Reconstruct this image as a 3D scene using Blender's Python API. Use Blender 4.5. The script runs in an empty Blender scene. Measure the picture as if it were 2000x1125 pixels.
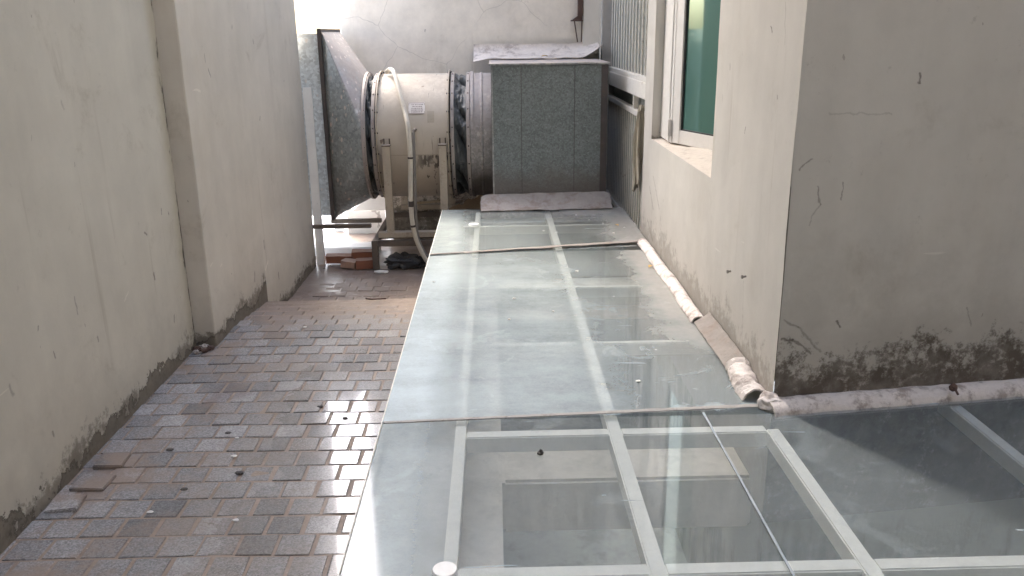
import bpy, bmesh, math, random
from mathutils import Vector, Matrix, noise as mn

random.seed(7)
S = bpy.context.scene
COL = S.collection

# ------------------------------------------------------------ camera, sky, sun, exposure
cam_d = bpy.data.cameras.new("camera")
cam_d.sensor_width = 36.0
cam_d.lens = 1628.66 / 2000 * 36.0
cam_d.clip_start = 0.05
cam_d.clip_end = 3000
cam = bpy.data.objects.new("camera", cam_d)
COL.objects.link(cam)
CR = ((0.99968, 0.01782, -0.01780), (-0.02222, 0.29191, -0.95619), (-0.01184, 0.95628, 0.29222))
cam.matrix_world = Matrix.Translation((0, 0, 1.45)) @ Matrix(CR).to_4x4()
S.camera = cam

SUN_EL, SUN_AZ = math.radians(50), math.radians(-32)
world = bpy.data.worlds.new("World")
S.world = world
world.use_nodes = True
wn = world.node_tree
sky = wn.nodes.new("ShaderNodeTexSky")
sky.sky_type = 'NISHITA'
sky.sun_disc = False
sky.sun_elevation = SUN_EL
sky.sun_rotation = SUN_AZ
sky.air_density = 1.0
sky.dust_density = 4.0
sky.ozone_density = 1.0
bg = next(n for n in wn.nodes if n.type == 'BACKGROUND')
bg.inputs['Strength'].default_value = 0.15
wn.links.new(sky.outputs[0], bg.inputs['Color'])

sun_d = bpy.data.lights.new("sun", 'SUN')
sun_d.energy = 0.7
sun_d.angle = math.radians(28)
sun_d.color = (1.0, 0.95, 0.88)
sun = bpy.data.objects.new("sun", sun_d)
COL.objects.link(sun)
sv = Vector((math.sin(SUN_AZ) * math.cos(SUN_EL), math.cos(SUN_AZ) * math.cos(SUN_EL), math.sin(SUN_EL)))
sun.rotation_euler = (-sv).to_track_quat('-Z', 'Y').to_euler()
sun.location = sv * 60

S.view_settings.view_transform = 'Standard'
S.view_settings.look = 'None'
S.view_settings.gamma = 1.0
S.view_settings.exposure = 3.08
S.render.engine = 'CYCLES'
S.cycles.max_bounces = 10
S.cycles.diffuse_bounces = 7
S.cycles.glossy_bounces = 4
S.cycles.transparent_max_bounces = 16
S.cycles.caustics_reflective = False
S.cycles.caustics_refractive = False
S.cycles.use_denoising = True

# ------------------------------------------------------------ node helper
class NT:
    def __init__(s, name):
        s.m = bpy.data.materials.new(name)
        s.m.use_nodes = True
        s.t = s.m.node_tree
        s.t.nodes.clear()
        s.out = s.t.nodes.new('ShaderNodeOutputMaterial')
        s.geo = s.t.nodes.new('ShaderNodeNewGeometry')
        s.P = s.geo.outputs['Position']
        sp = s.t.nodes.new('ShaderNodeSeparateXYZ')
        s.L(s.P, sp.inputs[0])
        s.x, s.y, s.z = sp.outputs

    def L(s, a, b):
        s.t.links.new(a, b)

    def put(s, sock, v):
        if hasattr(v, 'links'):
            s.L(v, sock)
        elif isinstance(v, (tuple, list)):
            sock.default_value = (*v, 1.0) if (len(v) == 3 and sock.type == 'RGBA') else v
        else:
            sock.default_value = v

    def math(s, op, a, b=0.0, c=None, clamp=False):
        n = s.t.nodes.new('ShaderNodeMath')
        n.operation = op
        n.use_clamp = clamp
        s.put(n.inputs[0], a)
        s.put(n.inputs[1], b)
        if c is not None:
            s.put(n.inputs[2], c)
        return n.outputs[0]

    def sstep(s, v, a, b, x=0.0, y=1.0):
        n = s.t.nodes.new('ShaderNodeMapRange')
        n.interpolation_type = 'SMOOTHSTEP'
        s.put(n.inputs[0], v)
        s.put(n.inputs[1], a)
        s.put(n.inputs[2], b)
        n.inputs[3].default_value = x
        n.inputs[4].default_value = y
        return n.outputs[0]

    def scl(s, v3, vec=None):
        n = s.t.nodes.new('ShaderNodeMapping')
        s.L(vec if vec is not None else s.P, n.inputs[0])
        n.inputs['Scale'].default_value = v3
        return n.outputs[0]

    def off(s, v3, vec=None):
        n = s.t.nodes.new('ShaderNodeMapping')
        s.L(vec if vec is not None else s.P, n.inputs[0])
        n.inputs['Location'].default_value = v3
        return n.outputs[0]

    def noise(s, scale, detail=4, rough=.55, vec=None, dist=0.0, color=False):
        n = s.t.nodes.new('ShaderNodeTexNoise')
        s.L(vec if vec is not None else s.P, n.inputs['Vector'])
        n.inputs['Scale'].default_value = scale
        n.inputs['Detail'].default_value = detail
        n.inputs['Roughness'].default_value = rough
        n.inputs['Distortion'].default_value = dist
        return n.outputs['Color' if color else 'Fac']

    def vor(s, scale, feature='F1', vec=None, out='Distance', rand=1.0):
        n = s.t.nodes.new('ShaderNodeTexVoronoi')
        n.feature = feature
        s.L(vec if vec is not None else s.P, n.inputs['Vector'])
        n.inputs['Scale'].default_value = scale
        n.inputs['Randomness'].default_value = rand
        return n.outputs[out]

    def warp(s, amt, scale):
        c = s.noise(scale, 3, color=True)
        m = s.t.nodes.new('ShaderNodeVectorMath')
        m.operation = 'MULTIPLY_ADD'
        s.L(c, m.inputs[0])
        m.inputs[1].default_value = (amt, amt, amt)
        s.L(s.P, m.inputs[2])
        return m.outputs[0]

    def mix(s, f, a, b, blend='MIX'):
        n = s.t.nodes.new('ShaderNodeMix')
        n.data_type = 'RGBA'
        n.blend_type = blend
        s.put(n.inputs['Factor'], f)
        s.put(n.inputs[6], a)
        s.put(n.inputs[7], b)
        return n.outputs[2]

    def mul(s, col, f):
        n = s.t.nodes.new('ShaderNodeMix')
        n.data_type = 'RGBA'
        n.blend_type = 'MULTIPLY'
        n.inputs['Factor'].default_value = 1.0
        s.put(n.inputs[6], col)
        c = s.t.nodes.new('ShaderNodeCombineColor')
        for i in range(3):
            s.put(c.inputs[i], f)
        s.L(c.outputs[0], n.inputs[7])
        return n.outputs[2]

    def bump(s, h, strength=.3, dist=.01):
        n = s.t.nodes.new('ShaderNodeBump')
        n.inputs['Strength'].default_value = strength
        n.inputs['Distance'].default_value = dist
        s.L(h, n.inputs['Height'])
        return n.outputs[0]

    def pbsdf(s, col, rough=.7, metal=0.0, normal=None, spec=.5):
        n = s.t.nodes.new('ShaderNodeBsdfPrincipled')
        s.put(n.inputs['Base Color'], col)
        s.put(n.inputs['Roughness'], rough)
        s.put(n.inputs['Metallic'], metal)
        s.put(n.inputs['Specular IOR Level'], spec)
        if normal is not None:
            s.L(normal, n.inputs['Normal'])
        s.L(n.outputs[0], s.out.inputs[0])
        return n

# ------------------------------------------------------------ materials
def plaster(name, base, grime_shade=0.25, grime_shade_amt=.9, z0=0.0, peel=0.0, cracks=.5, step=False, tone=None, seed=0.0,
            grime_shade_col=(.075, .062, .048), smear=0.0, speck=1.0, marks=(), axis='y', corner=None, smudge=.34):
    n = NT(name)
    pv = n.off((seed, seed * .7, seed * .3))
    big = n.noise(.9, 5, .6, pv)
    mid = n.noise(4.5, 6, .65, pv)
    stv = n.scl((9, 9, .5), pv)
    streak = n.noise(1.0, 4, .6, stv)
    f = n.math('MULTIPLY_ADD', big, .30, .85)
    f = n.math('ADD', f, n.math('MULTIPLY_ADD', mid, .26, -.13))
    f = n.math('ADD', f, n.math('MULTIPLY_ADD', streak, .14, -.07))
    col = n.mul(base, f)
    # yellowish / brown water staining
    st = n.sstep(n.noise(1.6, 6, .7, n.scl((1, 1, .55), pv)), .52, .78)
    col = n.mix(n.math('MULTIPLY', st, .30), col, tuple(c * k for c, k in zip(base, (.80, .74, .64))))
    zz = n.z
    if step:
        zz = n.math('ADD', n.z, n.math('MULTIPLY', n.math('GREATER_THAN', n.y, 4.8), .22))
    if tone:
        t = n.math('ADD', n.z, n.math('MULTIPLY_ADD', n.noise(1.5, 3, .5, pv), .5, -.25))
        t = n.sstep(t, tone - .02, tone + .02, 1, 0)
        col = n.mix(n.math('MULTIPLY', t, .35), col, (min(1, base[0] * 1.08), min(1, base[1] * 1.1), base[2] * 1.12))
    # smudges, knocks and pale repair patches
    sm1 = n.sstep(n.noise(2.7, 8, .74, n.off((seed + 3, 6, 1)), dist=.4), .56, .74)
    col = n.mix(n.math('MULTIPLY', sm1, smudge), col, tuple(c * k for c, k in zip(base, (.58, .54, .47))))
    drip = n.sstep(n.noise(1.0, 4, .6, n.scl((16, 16, .8), n.off((seed, 1, 3)))), .60, .72)
    drip = n.math('MULTIPLY', drip, n.sstep(n.noise(.9, 3, .5, n.off((1, seed, 6))), .45, .62))
    col = n.mix(n.math('MULTIPLY', drip, .30), col, tuple(c * k for c, k in zip(base, (.55, .5, .43))))
    pale = n.sstep(n.noise(1.3, 3, .45, n.off((seed, 9, 9))), .585, .60)
    col = n.mix(n.math('MULTIPLY', pale, .16), col, tuple(min(1, c * 1.18) for c in base))
    scv = n.noise(1.0, 2, .5, n.scl((3, 3, 34), n.off((seed, 3, 3), n.warp(.3, 1.1))))
    scr = n.math('MULTIPLY', n.sstep(scv, .735, .75), n.sstep(n.noise(3.1, 2, .5, n.off((seed, 5, 8))), .55, .62))
    col = n.mix(n.math('MULTIPLY', scr, .5), col, tuple(min(1, c * 1.3) for c in base))
    # specks and chips
    sv_ = n.scl((1, 1, .42), n.warp(.07, 16))
    d = n.vor(6.2, vec=sv_)
    rc = n.vor(6.2, vec=sv_, out='Color')
    sep = n.t.nodes.new('ShaderNodeSeparateColor')
    n.L(rc, sep.inputs[0])
    rad = n.math('MULTIPLY', n.math('SUBTRACT', sep.outputs[0], .60), .20)
    spk = n.math('LESS_THAN', d, rad)
    spk = n.math('MULTIPLY', spk, n.sstep(n.noise(1.3, 2, .5, pv), .40, .6))
    col = n.mix(n.math('MULTIPLY', spk, .75 * speck), col, (.10, .085, .07))
    d2 = n.vor(17, vec=sv_)
    r2 = n.t.nodes.new('ShaderNodeSeparateColor')
    n.L(n.vor(17, vec=sv_, out='Color'), r2.inputs[0])
    sp2 = n.math('LESS_THAN', d2, n.math('MULTIPLY', n.math('SUBTRACT', r2.outputs[1], .82), .5))
    col = n.mix(n.math('MULTIPLY', sp2, .5 * speck), col, (.16, .13, .10))
    # hairline cracks
    if cracks:
        w = n.warp(.16, 3.4)
        e = n.vor(1.15, 'DISTANCE_TO_EDGE', vec=w)
        ck = n.sstep(e, .001, .0045, 1, 0)
        ck = n.math('MULTIPLY', ck, n.sstep(n.noise(1.1, 3, .5, n.off((3.1 + seed, 0, 1))), .42, .55))
        col = n.mix(n.math('MULTIPLY', ck, cracks), col, (.16, .14, .12))
    # long smudges
    if smear:
        e2 = n.noise(2.3, 5, .7, n.off((seed + 9, 2, 5)), dist=1.2)
        band = n.math('ABSOLUTE', n.math('SUBTRACT', e2, .5))
        sm = n.sstep(band, .0, .012, 1, 0)
        sm = n.math('MULTIPLY', sm, n.sstep(n.noise(1.4, 2, .5, n.off((seed, 7, 2))), .52, .62))
        col = n.mix(n.math('MULTIPLY', sm, smear), col, (.12, .10, .085))
    # knocks, scrapes and dried runs where the wall has them
    if marks:
        wp = n.t.nodes.new('ShaderNodeSeparateXYZ')
        n.L(n.warp(.022, 30), wp.inputs[0])
        u_, v_ = (wp.outputs[0] if axis == 'x' else wp.outputs[1]), wp.outputs[2]
        rag = n.noise(70, 4, .7)
        for (a0, b0, a1, b1, w_, dk, stg) in marks:
            a0, b0, a1, b1 = a0 + .011, b0 + .011, a1 + .011, b1 + .011
            da, db = a1 - a0, b1 - b0
            L2 = da * da + db * db
            pu, pv_ = n.math('SUBTRACT', u_, a0), n.math('SUBTRACT', v_, b0)
            h_ = n.math('MULTIPLY_ADD', pu, da / L2, n.math('MULTIPLY', pv_, db / L2), clamp=True)
            eu, ev = n.math('MULTIPLY_ADD', h_, -da, pu), n.math('MULTIPLY_ADD', h_, -db, pv_)
            dd = n.math('SQRT', n.math('MULTIPLY_ADD', eu, eu, n.math('MULTIPLY', ev, ev)))
            mk_ = n.sstep(n.math('MULTIPLY_ADD', rag, w_ * 1.6, n.math('SUBTRACT', dd, w_ * .8)), w_ * .1, w_ * 1.15, 1, 0)
            col = n.mix(n.math('MULTIPLY', mk_, stg * .85), col, (.085, .068, .055) if dk else tuple(min(1, c * 1.35) for c in base))
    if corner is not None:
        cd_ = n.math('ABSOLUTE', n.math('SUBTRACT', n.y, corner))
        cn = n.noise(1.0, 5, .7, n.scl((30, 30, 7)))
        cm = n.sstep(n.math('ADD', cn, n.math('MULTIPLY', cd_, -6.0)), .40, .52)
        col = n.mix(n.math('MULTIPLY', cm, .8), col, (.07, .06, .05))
    # mould band rising from the foot; on wall_far, painted shade under the fan
    hz = n.math('SUBTRACT', zz, z0)
    nz = n.noise(3.2, 6, .7, n.off((seed + 1, 4, 2)))
    hgt = n.math('MULTIPLY', n.math('POWER', nz, 1.5), grime_shade * 2.9)
    g = n.sstep(n.math('DIVIDE', hz, hgt), .05, 1.5, 1, 0)
    fine = n.math('ADD', n.math('MULTIPLY', n.sstep(n.noise(30, 6, .78), .30, .70), .6), n.math('MULTIPLY', n.sstep(n.noise(7, 5, .7, n.off((2, seed, 1))), .3, .7), .4))
    inv = n.math('SUBTRACT', 1.02, g)
    gm = n.sstep(fine, n.math('SUBTRACT', inv, .26), n.math('ADD', inv, .40))
    haze_ = n.math('MULTIPLY', n.sstep(n.math('DIVIDE', hz, hgt), .2, 3.2, 1, 0), .28)
    gm = n.math('MAXIMUM', gm, haze_)
    gm = n.math('MULTIPLY', gm, n.math('MULTIPLY_ADD', n.noise(11, 5, .7), .9, .5), clamp=True)
    col = n.mix(n.math('MULTIPLY', gm, grime_shade_amt, clamp=True), col, n.mix(n.noise(9, 4), grime_shade_col, tuple(c * 2.0 for c in grime_shade_col)))
    hmap = n.math('ADD', n.math('MULTIPLY', mid, .5), n.math('MULTIPLY', n.noise(60, 4, .7), .12))
    if peel:
        pn = n.noise(3.4, 8, .70, n.off((seed, 1.3, .4)))
        pe = n.math('SUBTRACT', n.math('MULTIPLY_ADD', pn, peel * 4.6, -peel * 1.75), hz)
        pm = n.sstep(pe, 0, .006)
        rim = n.math('MULTIPLY', pm, n.sstep(pe, .006, .022, 1, 0))
        pc = n.mix(n.noise(18, 6, .75), (.07, .058, .045), (.28, .25, .205))
        col = n.mix(n.math('MULTIPLY', pm, .9), col, pc)
        col = n.mix(n.math('MULTIPLY', rim, .5), col, (.05, .042, .035))
        hmap = n.math('SUBTRACT', hmap, n.math('MULTIPLY', pm, .8))
    n.pbsdf(col, .82, 0, n.bump(hmap, .35, .008), .3)
    return n.m

MK_FRONT = ((1.293, 1.321, 1.292, 1.291, .005, 1, .85), (1.014, 1.207, 1.214, 1.199, .004, 1, .25), (.999, .986, 1.009, .928, .004, 1, .6), (1.009, .928, .979, .864, .003, 1, .35),
            (1.08, .996, 1.081, .938, .003, 1, .6), (.925, .548, .98, .523, .006, 1, .5), (.98, .523, 1.06, .432, .006, 1, .45), (.924, .484, .963, .481, .006, 1, .8), (.963, .481, 1.028, .427, .005, 1, .7),
            (1.57, .554, 1.593, .484, .004, 1, .4), (1.11, .534, 1.122, .517, .006, 1, .85), (.935, 1.038, .969, 1.07, .004, 1, .6))
MK_RIGHT = ((2.84, 1.459, 2.826, 1.446, .005, 1, .85), (3.294, 1.327, 3.29, 1.308, .005, 1, .7), (3.039, 1.113, 3.047, 1.094, .004, 1, .8), (2.725, 1.247, 2.723, 1.238, .005, 1, .7), (2.718, 1.532, 2.692, 1.41, .004, 1, .35),
            (4.855, .576, 4.717, .467, .009, 1, .55), (4.756, .653, 4.541, .509, .007, 1, .5), (4.881, .371, 4.697, .289, .01, 1, .5), (3.38, .409, 3.367, .275, .003, 1, .4), (2.933, .564, 2.9, .345, .0025, 1, .35))
MK_LEFT = ((3.216, .477, 3.169, .453, .004, 0, .7), (2.807, .589, 2.81, .522, .004, 1, .5), (2.559, .567, 2.555, .555, .007, 1, .6), (2.352, .454, 2.363, .42, .009, 1, .45), (3.654, .724, 3.653, .705, .007, 1, .8),
           (3.723, .698, 3.731, .684, .006, 1, .7), (3.447, .668, 3.465, .655, .006, 1, .7), (3.48, .478, 3.483, .456, .008, 1, .8), (2.618, .453, 2.622, .433, .006, 1, .6), (2.525, .209, 2.527, .195, .006, 1, .6),
           (2.917, .396, 2.92, .379, .006, 1, .5), (2.941, 1.243, 2.948, 1.222, .008, 1, .3), (3.637, .241, 3.63, .206, .009, 1, .6))
MK_STEP = ((4.168, 1.372, 4.169, 1.335, .006, 1, .7), (4.201, 1.298, 4.22, 1.265, .007, 1, .6), (4.844, .286, 4.839, .244, .01, 1, .6), (5.089, .02, 5.088, -.016, .012, 1, .7), (4.888, .155, 4.815, .118, .008, 0, .8),
           (3.931, .403, 3.898, .397, .006, 0, .7), (4.067, .36, 4.04, .352, .006, 0, .6), (4.651, 1.507, 4.646, 1.492, .007, 1, .7), (5.029, .995, 5.012, .979, .009, 1, .6), (5.039, 1.435, 5.041, 1.412, .008, 1, .6),
           (4.25, .07, 4.24, .02, .02, 1, .5), (4.6, .16, 4.58, .12, .012, 1, .5))

def galv(name, base=(.30, .335, .34), dusty=.6, dirt_z=None, splat=0.0, rough=.48, metal=.55, side=0.0, scale=55):
    n = NT(name)
    c = n.vor(scale, out='Color', vec=n.warp(.02, 30))
    sp = n.t.nodes.new('ShaderNodeSeparateColor')
    n.L(c, sp.inputs[0])
    f = n.math('MULTIPLY_ADD', sp.outputs[0], .40, .70)
    col = n.mul(base, f)
    fl = n.sstep(n.noise(105, 3, .75), .55, .68)
    col = n.mix(n.math('MULTIPLY', fl, .30), col, (.62, .66, .66))
    big = n.noise(2.2, 6, .7)
    col = n.mul(col, n.math('MULTIPLY_ADD', big, .5, .72))
    up = n.t.nodes.new('ShaderNodeSeparateXYZ')
    n.L(n.geo.outputs['Normal'], up.inputs[0])
    dn = n.noise(13, 6, .72)
    df = n.math('MULTIPLY', n.sstep(up.outputs[2], .05, .45), n.sstep(n.math('ADD', dn, n.math('MULTIPLY', up.outputs[2], .2)), .33, .62))
    dust_f = n.math('MULTIPLY', df, dusty)
    if side:
        dust_f = n.math('MAXIMUM', dust_f, n.math('MULTIPLY', n.sstep(n.noise(2.6, 6, .7), .42, .68), side))
    col = n.mix(dust_f, col, n.mix(n.noise(28, 5), (.33, .27, .25), (.52, .47, .44)))
    if splat:
        d = n.vor(38, vec=n.scl((1, 1, .6), n.warp(.02, 20)))
        s_ = n.t.nodes.new('ShaderNodeSeparateColor')
        n.L(n.vor(38, out='Color', vec=n.scl((1, 1, .6), n.warp(.02, 20))), s_.inputs[0])
        m = n.math('LESS_THAN', d, n.math('MULTIPLY', n.math('SUBTRACT', s_.outputs[0], .55), 1.0))
        m = n.math('MULTIPLY', m, n.sstep(n.noise(3.0, 3), .36, .52))
        col = n.mix(n.math('MULTIPLY', m, splat), col, (.72, .66, .60))
        sv2 = n.scl((26, 26, 1.6))
        ln = n.sstep(n.noise(1.0, 2, .5, sv2), .705, .725)
        col = n.mix(n.math('MULTIPLY', ln, splat * .8), col, (.66, .67, .66))
    if dirt_z is not None:
        dz = n.math('SUBTRACT', n.z, dirt_z)
        dm = n.sstep(n.math('ADD', dz, n.math('MULTIPLY_ADD', n.noise(6, 5, .7), -.28, .14)), .0, .22, 1, 0)
        col = n.mix(n.math('MULTIPLY', dm, .75), col, (.13, .105, .09))
        dust_f = n.math('MAXIMUM', dust_f, dm)
    met = n.math('MULTIPLY', n.math('SUBTRACT', 1.0, dust_f, clamp=True), metal)
    n.pbsdf(col, n.math('MULTIPLY_ADD', n.noise(20), .25, rough - .1), met, n.bump(n.noise(6, 3), .12, .01))
    return n.m

def painted(name, base, dirt=.5, dirt_col=(.13, .10, .08), rough=.5, scale=7, rust=0.0, top=0.0, metal=0.0, bump=.1):
    n = NT(name)
    a = n.noise(scale, 6, .7)
    b = n.noise(scale * 6, 5, .7)
    col = n.mul(base, n.math('MULTIPLY_ADD', a, .4, .8))
    m = n.sstep(n.math('ADD', n.math('MULTIPLY', a, .65), n.math('MULTIPLY', b, .35)), .50, .68)
    col = n.mix(n.math('MULTIPLY', m, dirt), col, dirt_col)
    if rust:
        r = n.sstep(n.noise(scale * 2.3, 6, .75, n.off((4, 2, 7))), .60, .70)
        col = n.mix(n.math('MULTIPLY', r, rust), col, (.16, .075, .035))
    if top:
        up = n.t.nodes.new('ShaderNodeSeparateXYZ')
        n.L(n.geo.outputs['Normal'], up.inputs[0])
        col = n.mix(n.math('MULTIPLY', n.sstep(up.outputs[2], .3, .9), top), col, (.45, .39, .34))
    n.pbsdf(col, n.math('MULTIPLY_ADD', b, .3, rough - .1), metal, n.bump(b, bump, .004))
    return n.m

def m_fan():
    n = NT('fan_paint')
    base = (.52, .465, .39)
    a = n.noise(5, 6, .7)
    col = n.mul(base, n.math('MULTIPLY_ADD', a, .35, .82))
    up = n.t.nodes.new('ShaderNodeSeparateXYZ')
    n.L(n.geo.outputs['Normal'], up.inputs[0])
    b = n.noise(24, 5, .72)
    # dirt lying on the upper side
    t = n.math('MULTIPLY', n.sstep(up.outputs[2], .25, .85), n.sstep(b, .42, .58))
    col = n.mix(n.math('MULTIPLY', t, .35), col, (.33, .27, .22))
    # dark oily scratches and runs
    sv2 = n.scl((30, 5, 2.2))
    ln = n.sstep(n.noise(1.0, 4, .6, sv2), .64, .70)
    ln = n.math('MULTIPLY', ln, n.sstep(n.noise(4, 3, .5, n.off((2, 0, 1))), .47, .6))
    col = n.mix(n.math('MULTIPLY', ln, .8), col, (.07, .05, .04))
    # drip stains below the seam at mid height
    zs = n.math('SUBTRACT', .62, n.z)
    dl = n.noise(1.0, 3, .6, n.scl((38, 38, 1.5)))
    dr = n.math('MULTIPLY', n.sstep(zs, -.005, .0), n.sstep(n.math('SUBTRACT', zs, n.math('MULTIPLY_ADD', dl, .8, -.33)), -.02, .02, 1, 0))
    dr = n.math('MULTIPLY', dr, n.math('MULTIPLY', n.sstep(n.x, -.60, -.50), n.sstep(n.noise(7), .3, .5)))
    col = n.mix(n.math('MULTIPLY', dr, .85), col, (.06, .045, .035))
    sd_ = n.vor(24, vec=n.scl((1, 1, .6), n.warp(.03, 25)))
    s2_ = n.t.nodes.new('ShaderNodeSeparateColor')
    n.L(n.vor(24, out='Color', vec=n.scl((1, 1, .6), n.warp(.03, 25))), s2_.inputs[0])
    rs_ = n.math('LESS_THAN', sd_, n.math('MULTIPLY', n.math('SUBTRACT', s2_.outputs[0], .72), .9))
    rs_ = n.math('MULTIPLY', rs_, n.sstep(n.noise(5, 3, .5, n.off((6, 6, 2))), .42, .58))
    col = n.mix(n.math('MULTIPLY', rs_, .75), col, (.13, .08, .05))
    low_dark = n.math('MULTIPLY', n.sstep(n.math('MULTIPLY_ADD', n.noise(4, 6, .7), .5, n.math('SUBTRACT', .42, n.z)), .25, .65), .5)  # browner and darker towards the bottom of the casing
    col = n.mix(low_dark, col, (.16, .125, .095))
    n.pbsdf(col, .5, 0, n.bump(b, .15, .004))
    return n.m

def m_paver():
    n = NT('wet_granite_pavers')
    at = n.t.nodes.new('ShaderNodeAttribute')
    at.attribute_name = 'rnd'
    r = at.outputs['Fac']
    sp = n.noise(150, 3, .8)
    sp2 = n.vor(210, out='Color')
    s_ = n.t.nodes.new('ShaderNodeSeparateColor')
    n.L(sp2, s_.inputs[0])
    col = n.mix(r, (.135, .135, .138), (.335, .325, .322))
    col = n.mul(col, n.math('MULTIPLY_ADD', s_.outputs[0], .7, .65))
    lt = n.sstep(sp, .58, .66)
    col = n.mix(n.math('MULTIPLY', lt, .45), col, (.55, .52, .49))
    dirt = n.sstep(n.noise(3.2, 7, .74), .42, .64)
    near_left = n.sstep(n.x, -1.3, -.8, 1, .45)
    col = n.mix(n.math('MULTIPLY', n.math('MULTIPLY', dirt, near_left), .85), col, (.255, .195, .155))
    far = n.sstep(n.math('ADD', n.y, n.math('MULTIPLY', n.noise(4, 4), .7)), 4.35, 5.0)
    col = n.mix(n.math('MULTIPLY', far, .8), col, (.27, .205, .165))
    stain = n.sstep(n.noise(2.0, 3, .5, n.off((5, 3, 0))), .60, .68)
    col = n.mix(n.math('MULTIPLY', stain, .35), col, (.10, .07, .08))
    # worn smooth and wet on the walked side, rough and dry by the wall
    wetx = n.math('ADD', n.x, n.math('MULTIPLY_ADD', n.noise(3.2, 4, .6), .55, -.28))
    wet = n.sstep(wetx, -1.15, -.72)
    wet = n.math('MULTIPLY', wet, n.sstep(n.math('ADD', n.y, n.math('MULTIPLY_ADD', n.noise(2.4, 3), .6, -.3)), 3.3, 4.2, 1, .45))
    wet = n.math('MULTIPLY', wet, n.sstep(r, .0, .25, .55, 1))
    rough = n.math('MULTIPLY_ADD', wet, -.50, .66)
    rough = n.math('ADD', rough, n.math('MULTIPLY_ADD', sp, .16, -.08))
    bs = n.bump(n.math('ADD', n.noise(150, 3, .8), n.math('MULTIPLY', n.noise(14, 4), 1.5)), .07, .003)
    p = n.pbsdf(col, rough, 0, bs, .5)
    n.put(p.inputs['Coat Weight'], n.math('MULTIPLY', wet, 1.0))
    p.inputs['Coat Roughness'].default_value = .055
    p.inputs['Coat IOR'].default_value = 1.6
    return n.m

def m_mortar():
    n = NT('brown_mortar')
    a = n.noise(16, 6, .7)
    col = n.mix(a, (.13, .092, .07), (.40, .31, .245))
    lt = n.sstep(n.noise(60, 4), .60, .68)
    col = n.mix(n.math('MULTIPLY', lt, .5), col, (.48, .40, .34))
    n.pbsdf(col, n.math('MULTIPLY_ADD', n.noise(3), .5, .25), 0, n.bump(a, .5, .008))
    return n.m

def m_mud():
    n = NT('wet_red_mud')
    a = n.noise(7, 7, .72)
    col = n.mix(a, (.14, .105, .085), (.36, .285, .235))
    pale = n.sstep(n.noise(4.0, 5, .7, n.off((2, 2, 0))), .55, .68)
    col = n.mix(n.math('MULTIPLY', pale, .6), col, (.52, .41, .36))
    dk = n.sstep(n.noise(30, 5, .75), .63, .70)
    col = n.mix(n.math('MULTIPLY', dk, .7), col, (.06, .045, .035))
    n.pbsdf(col, n.math('MULTIPLY_ADD', n.noise(5, 4), .7, .05, clamp=True), 0, n.bump(a, .4, .01))
    return n.m

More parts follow.
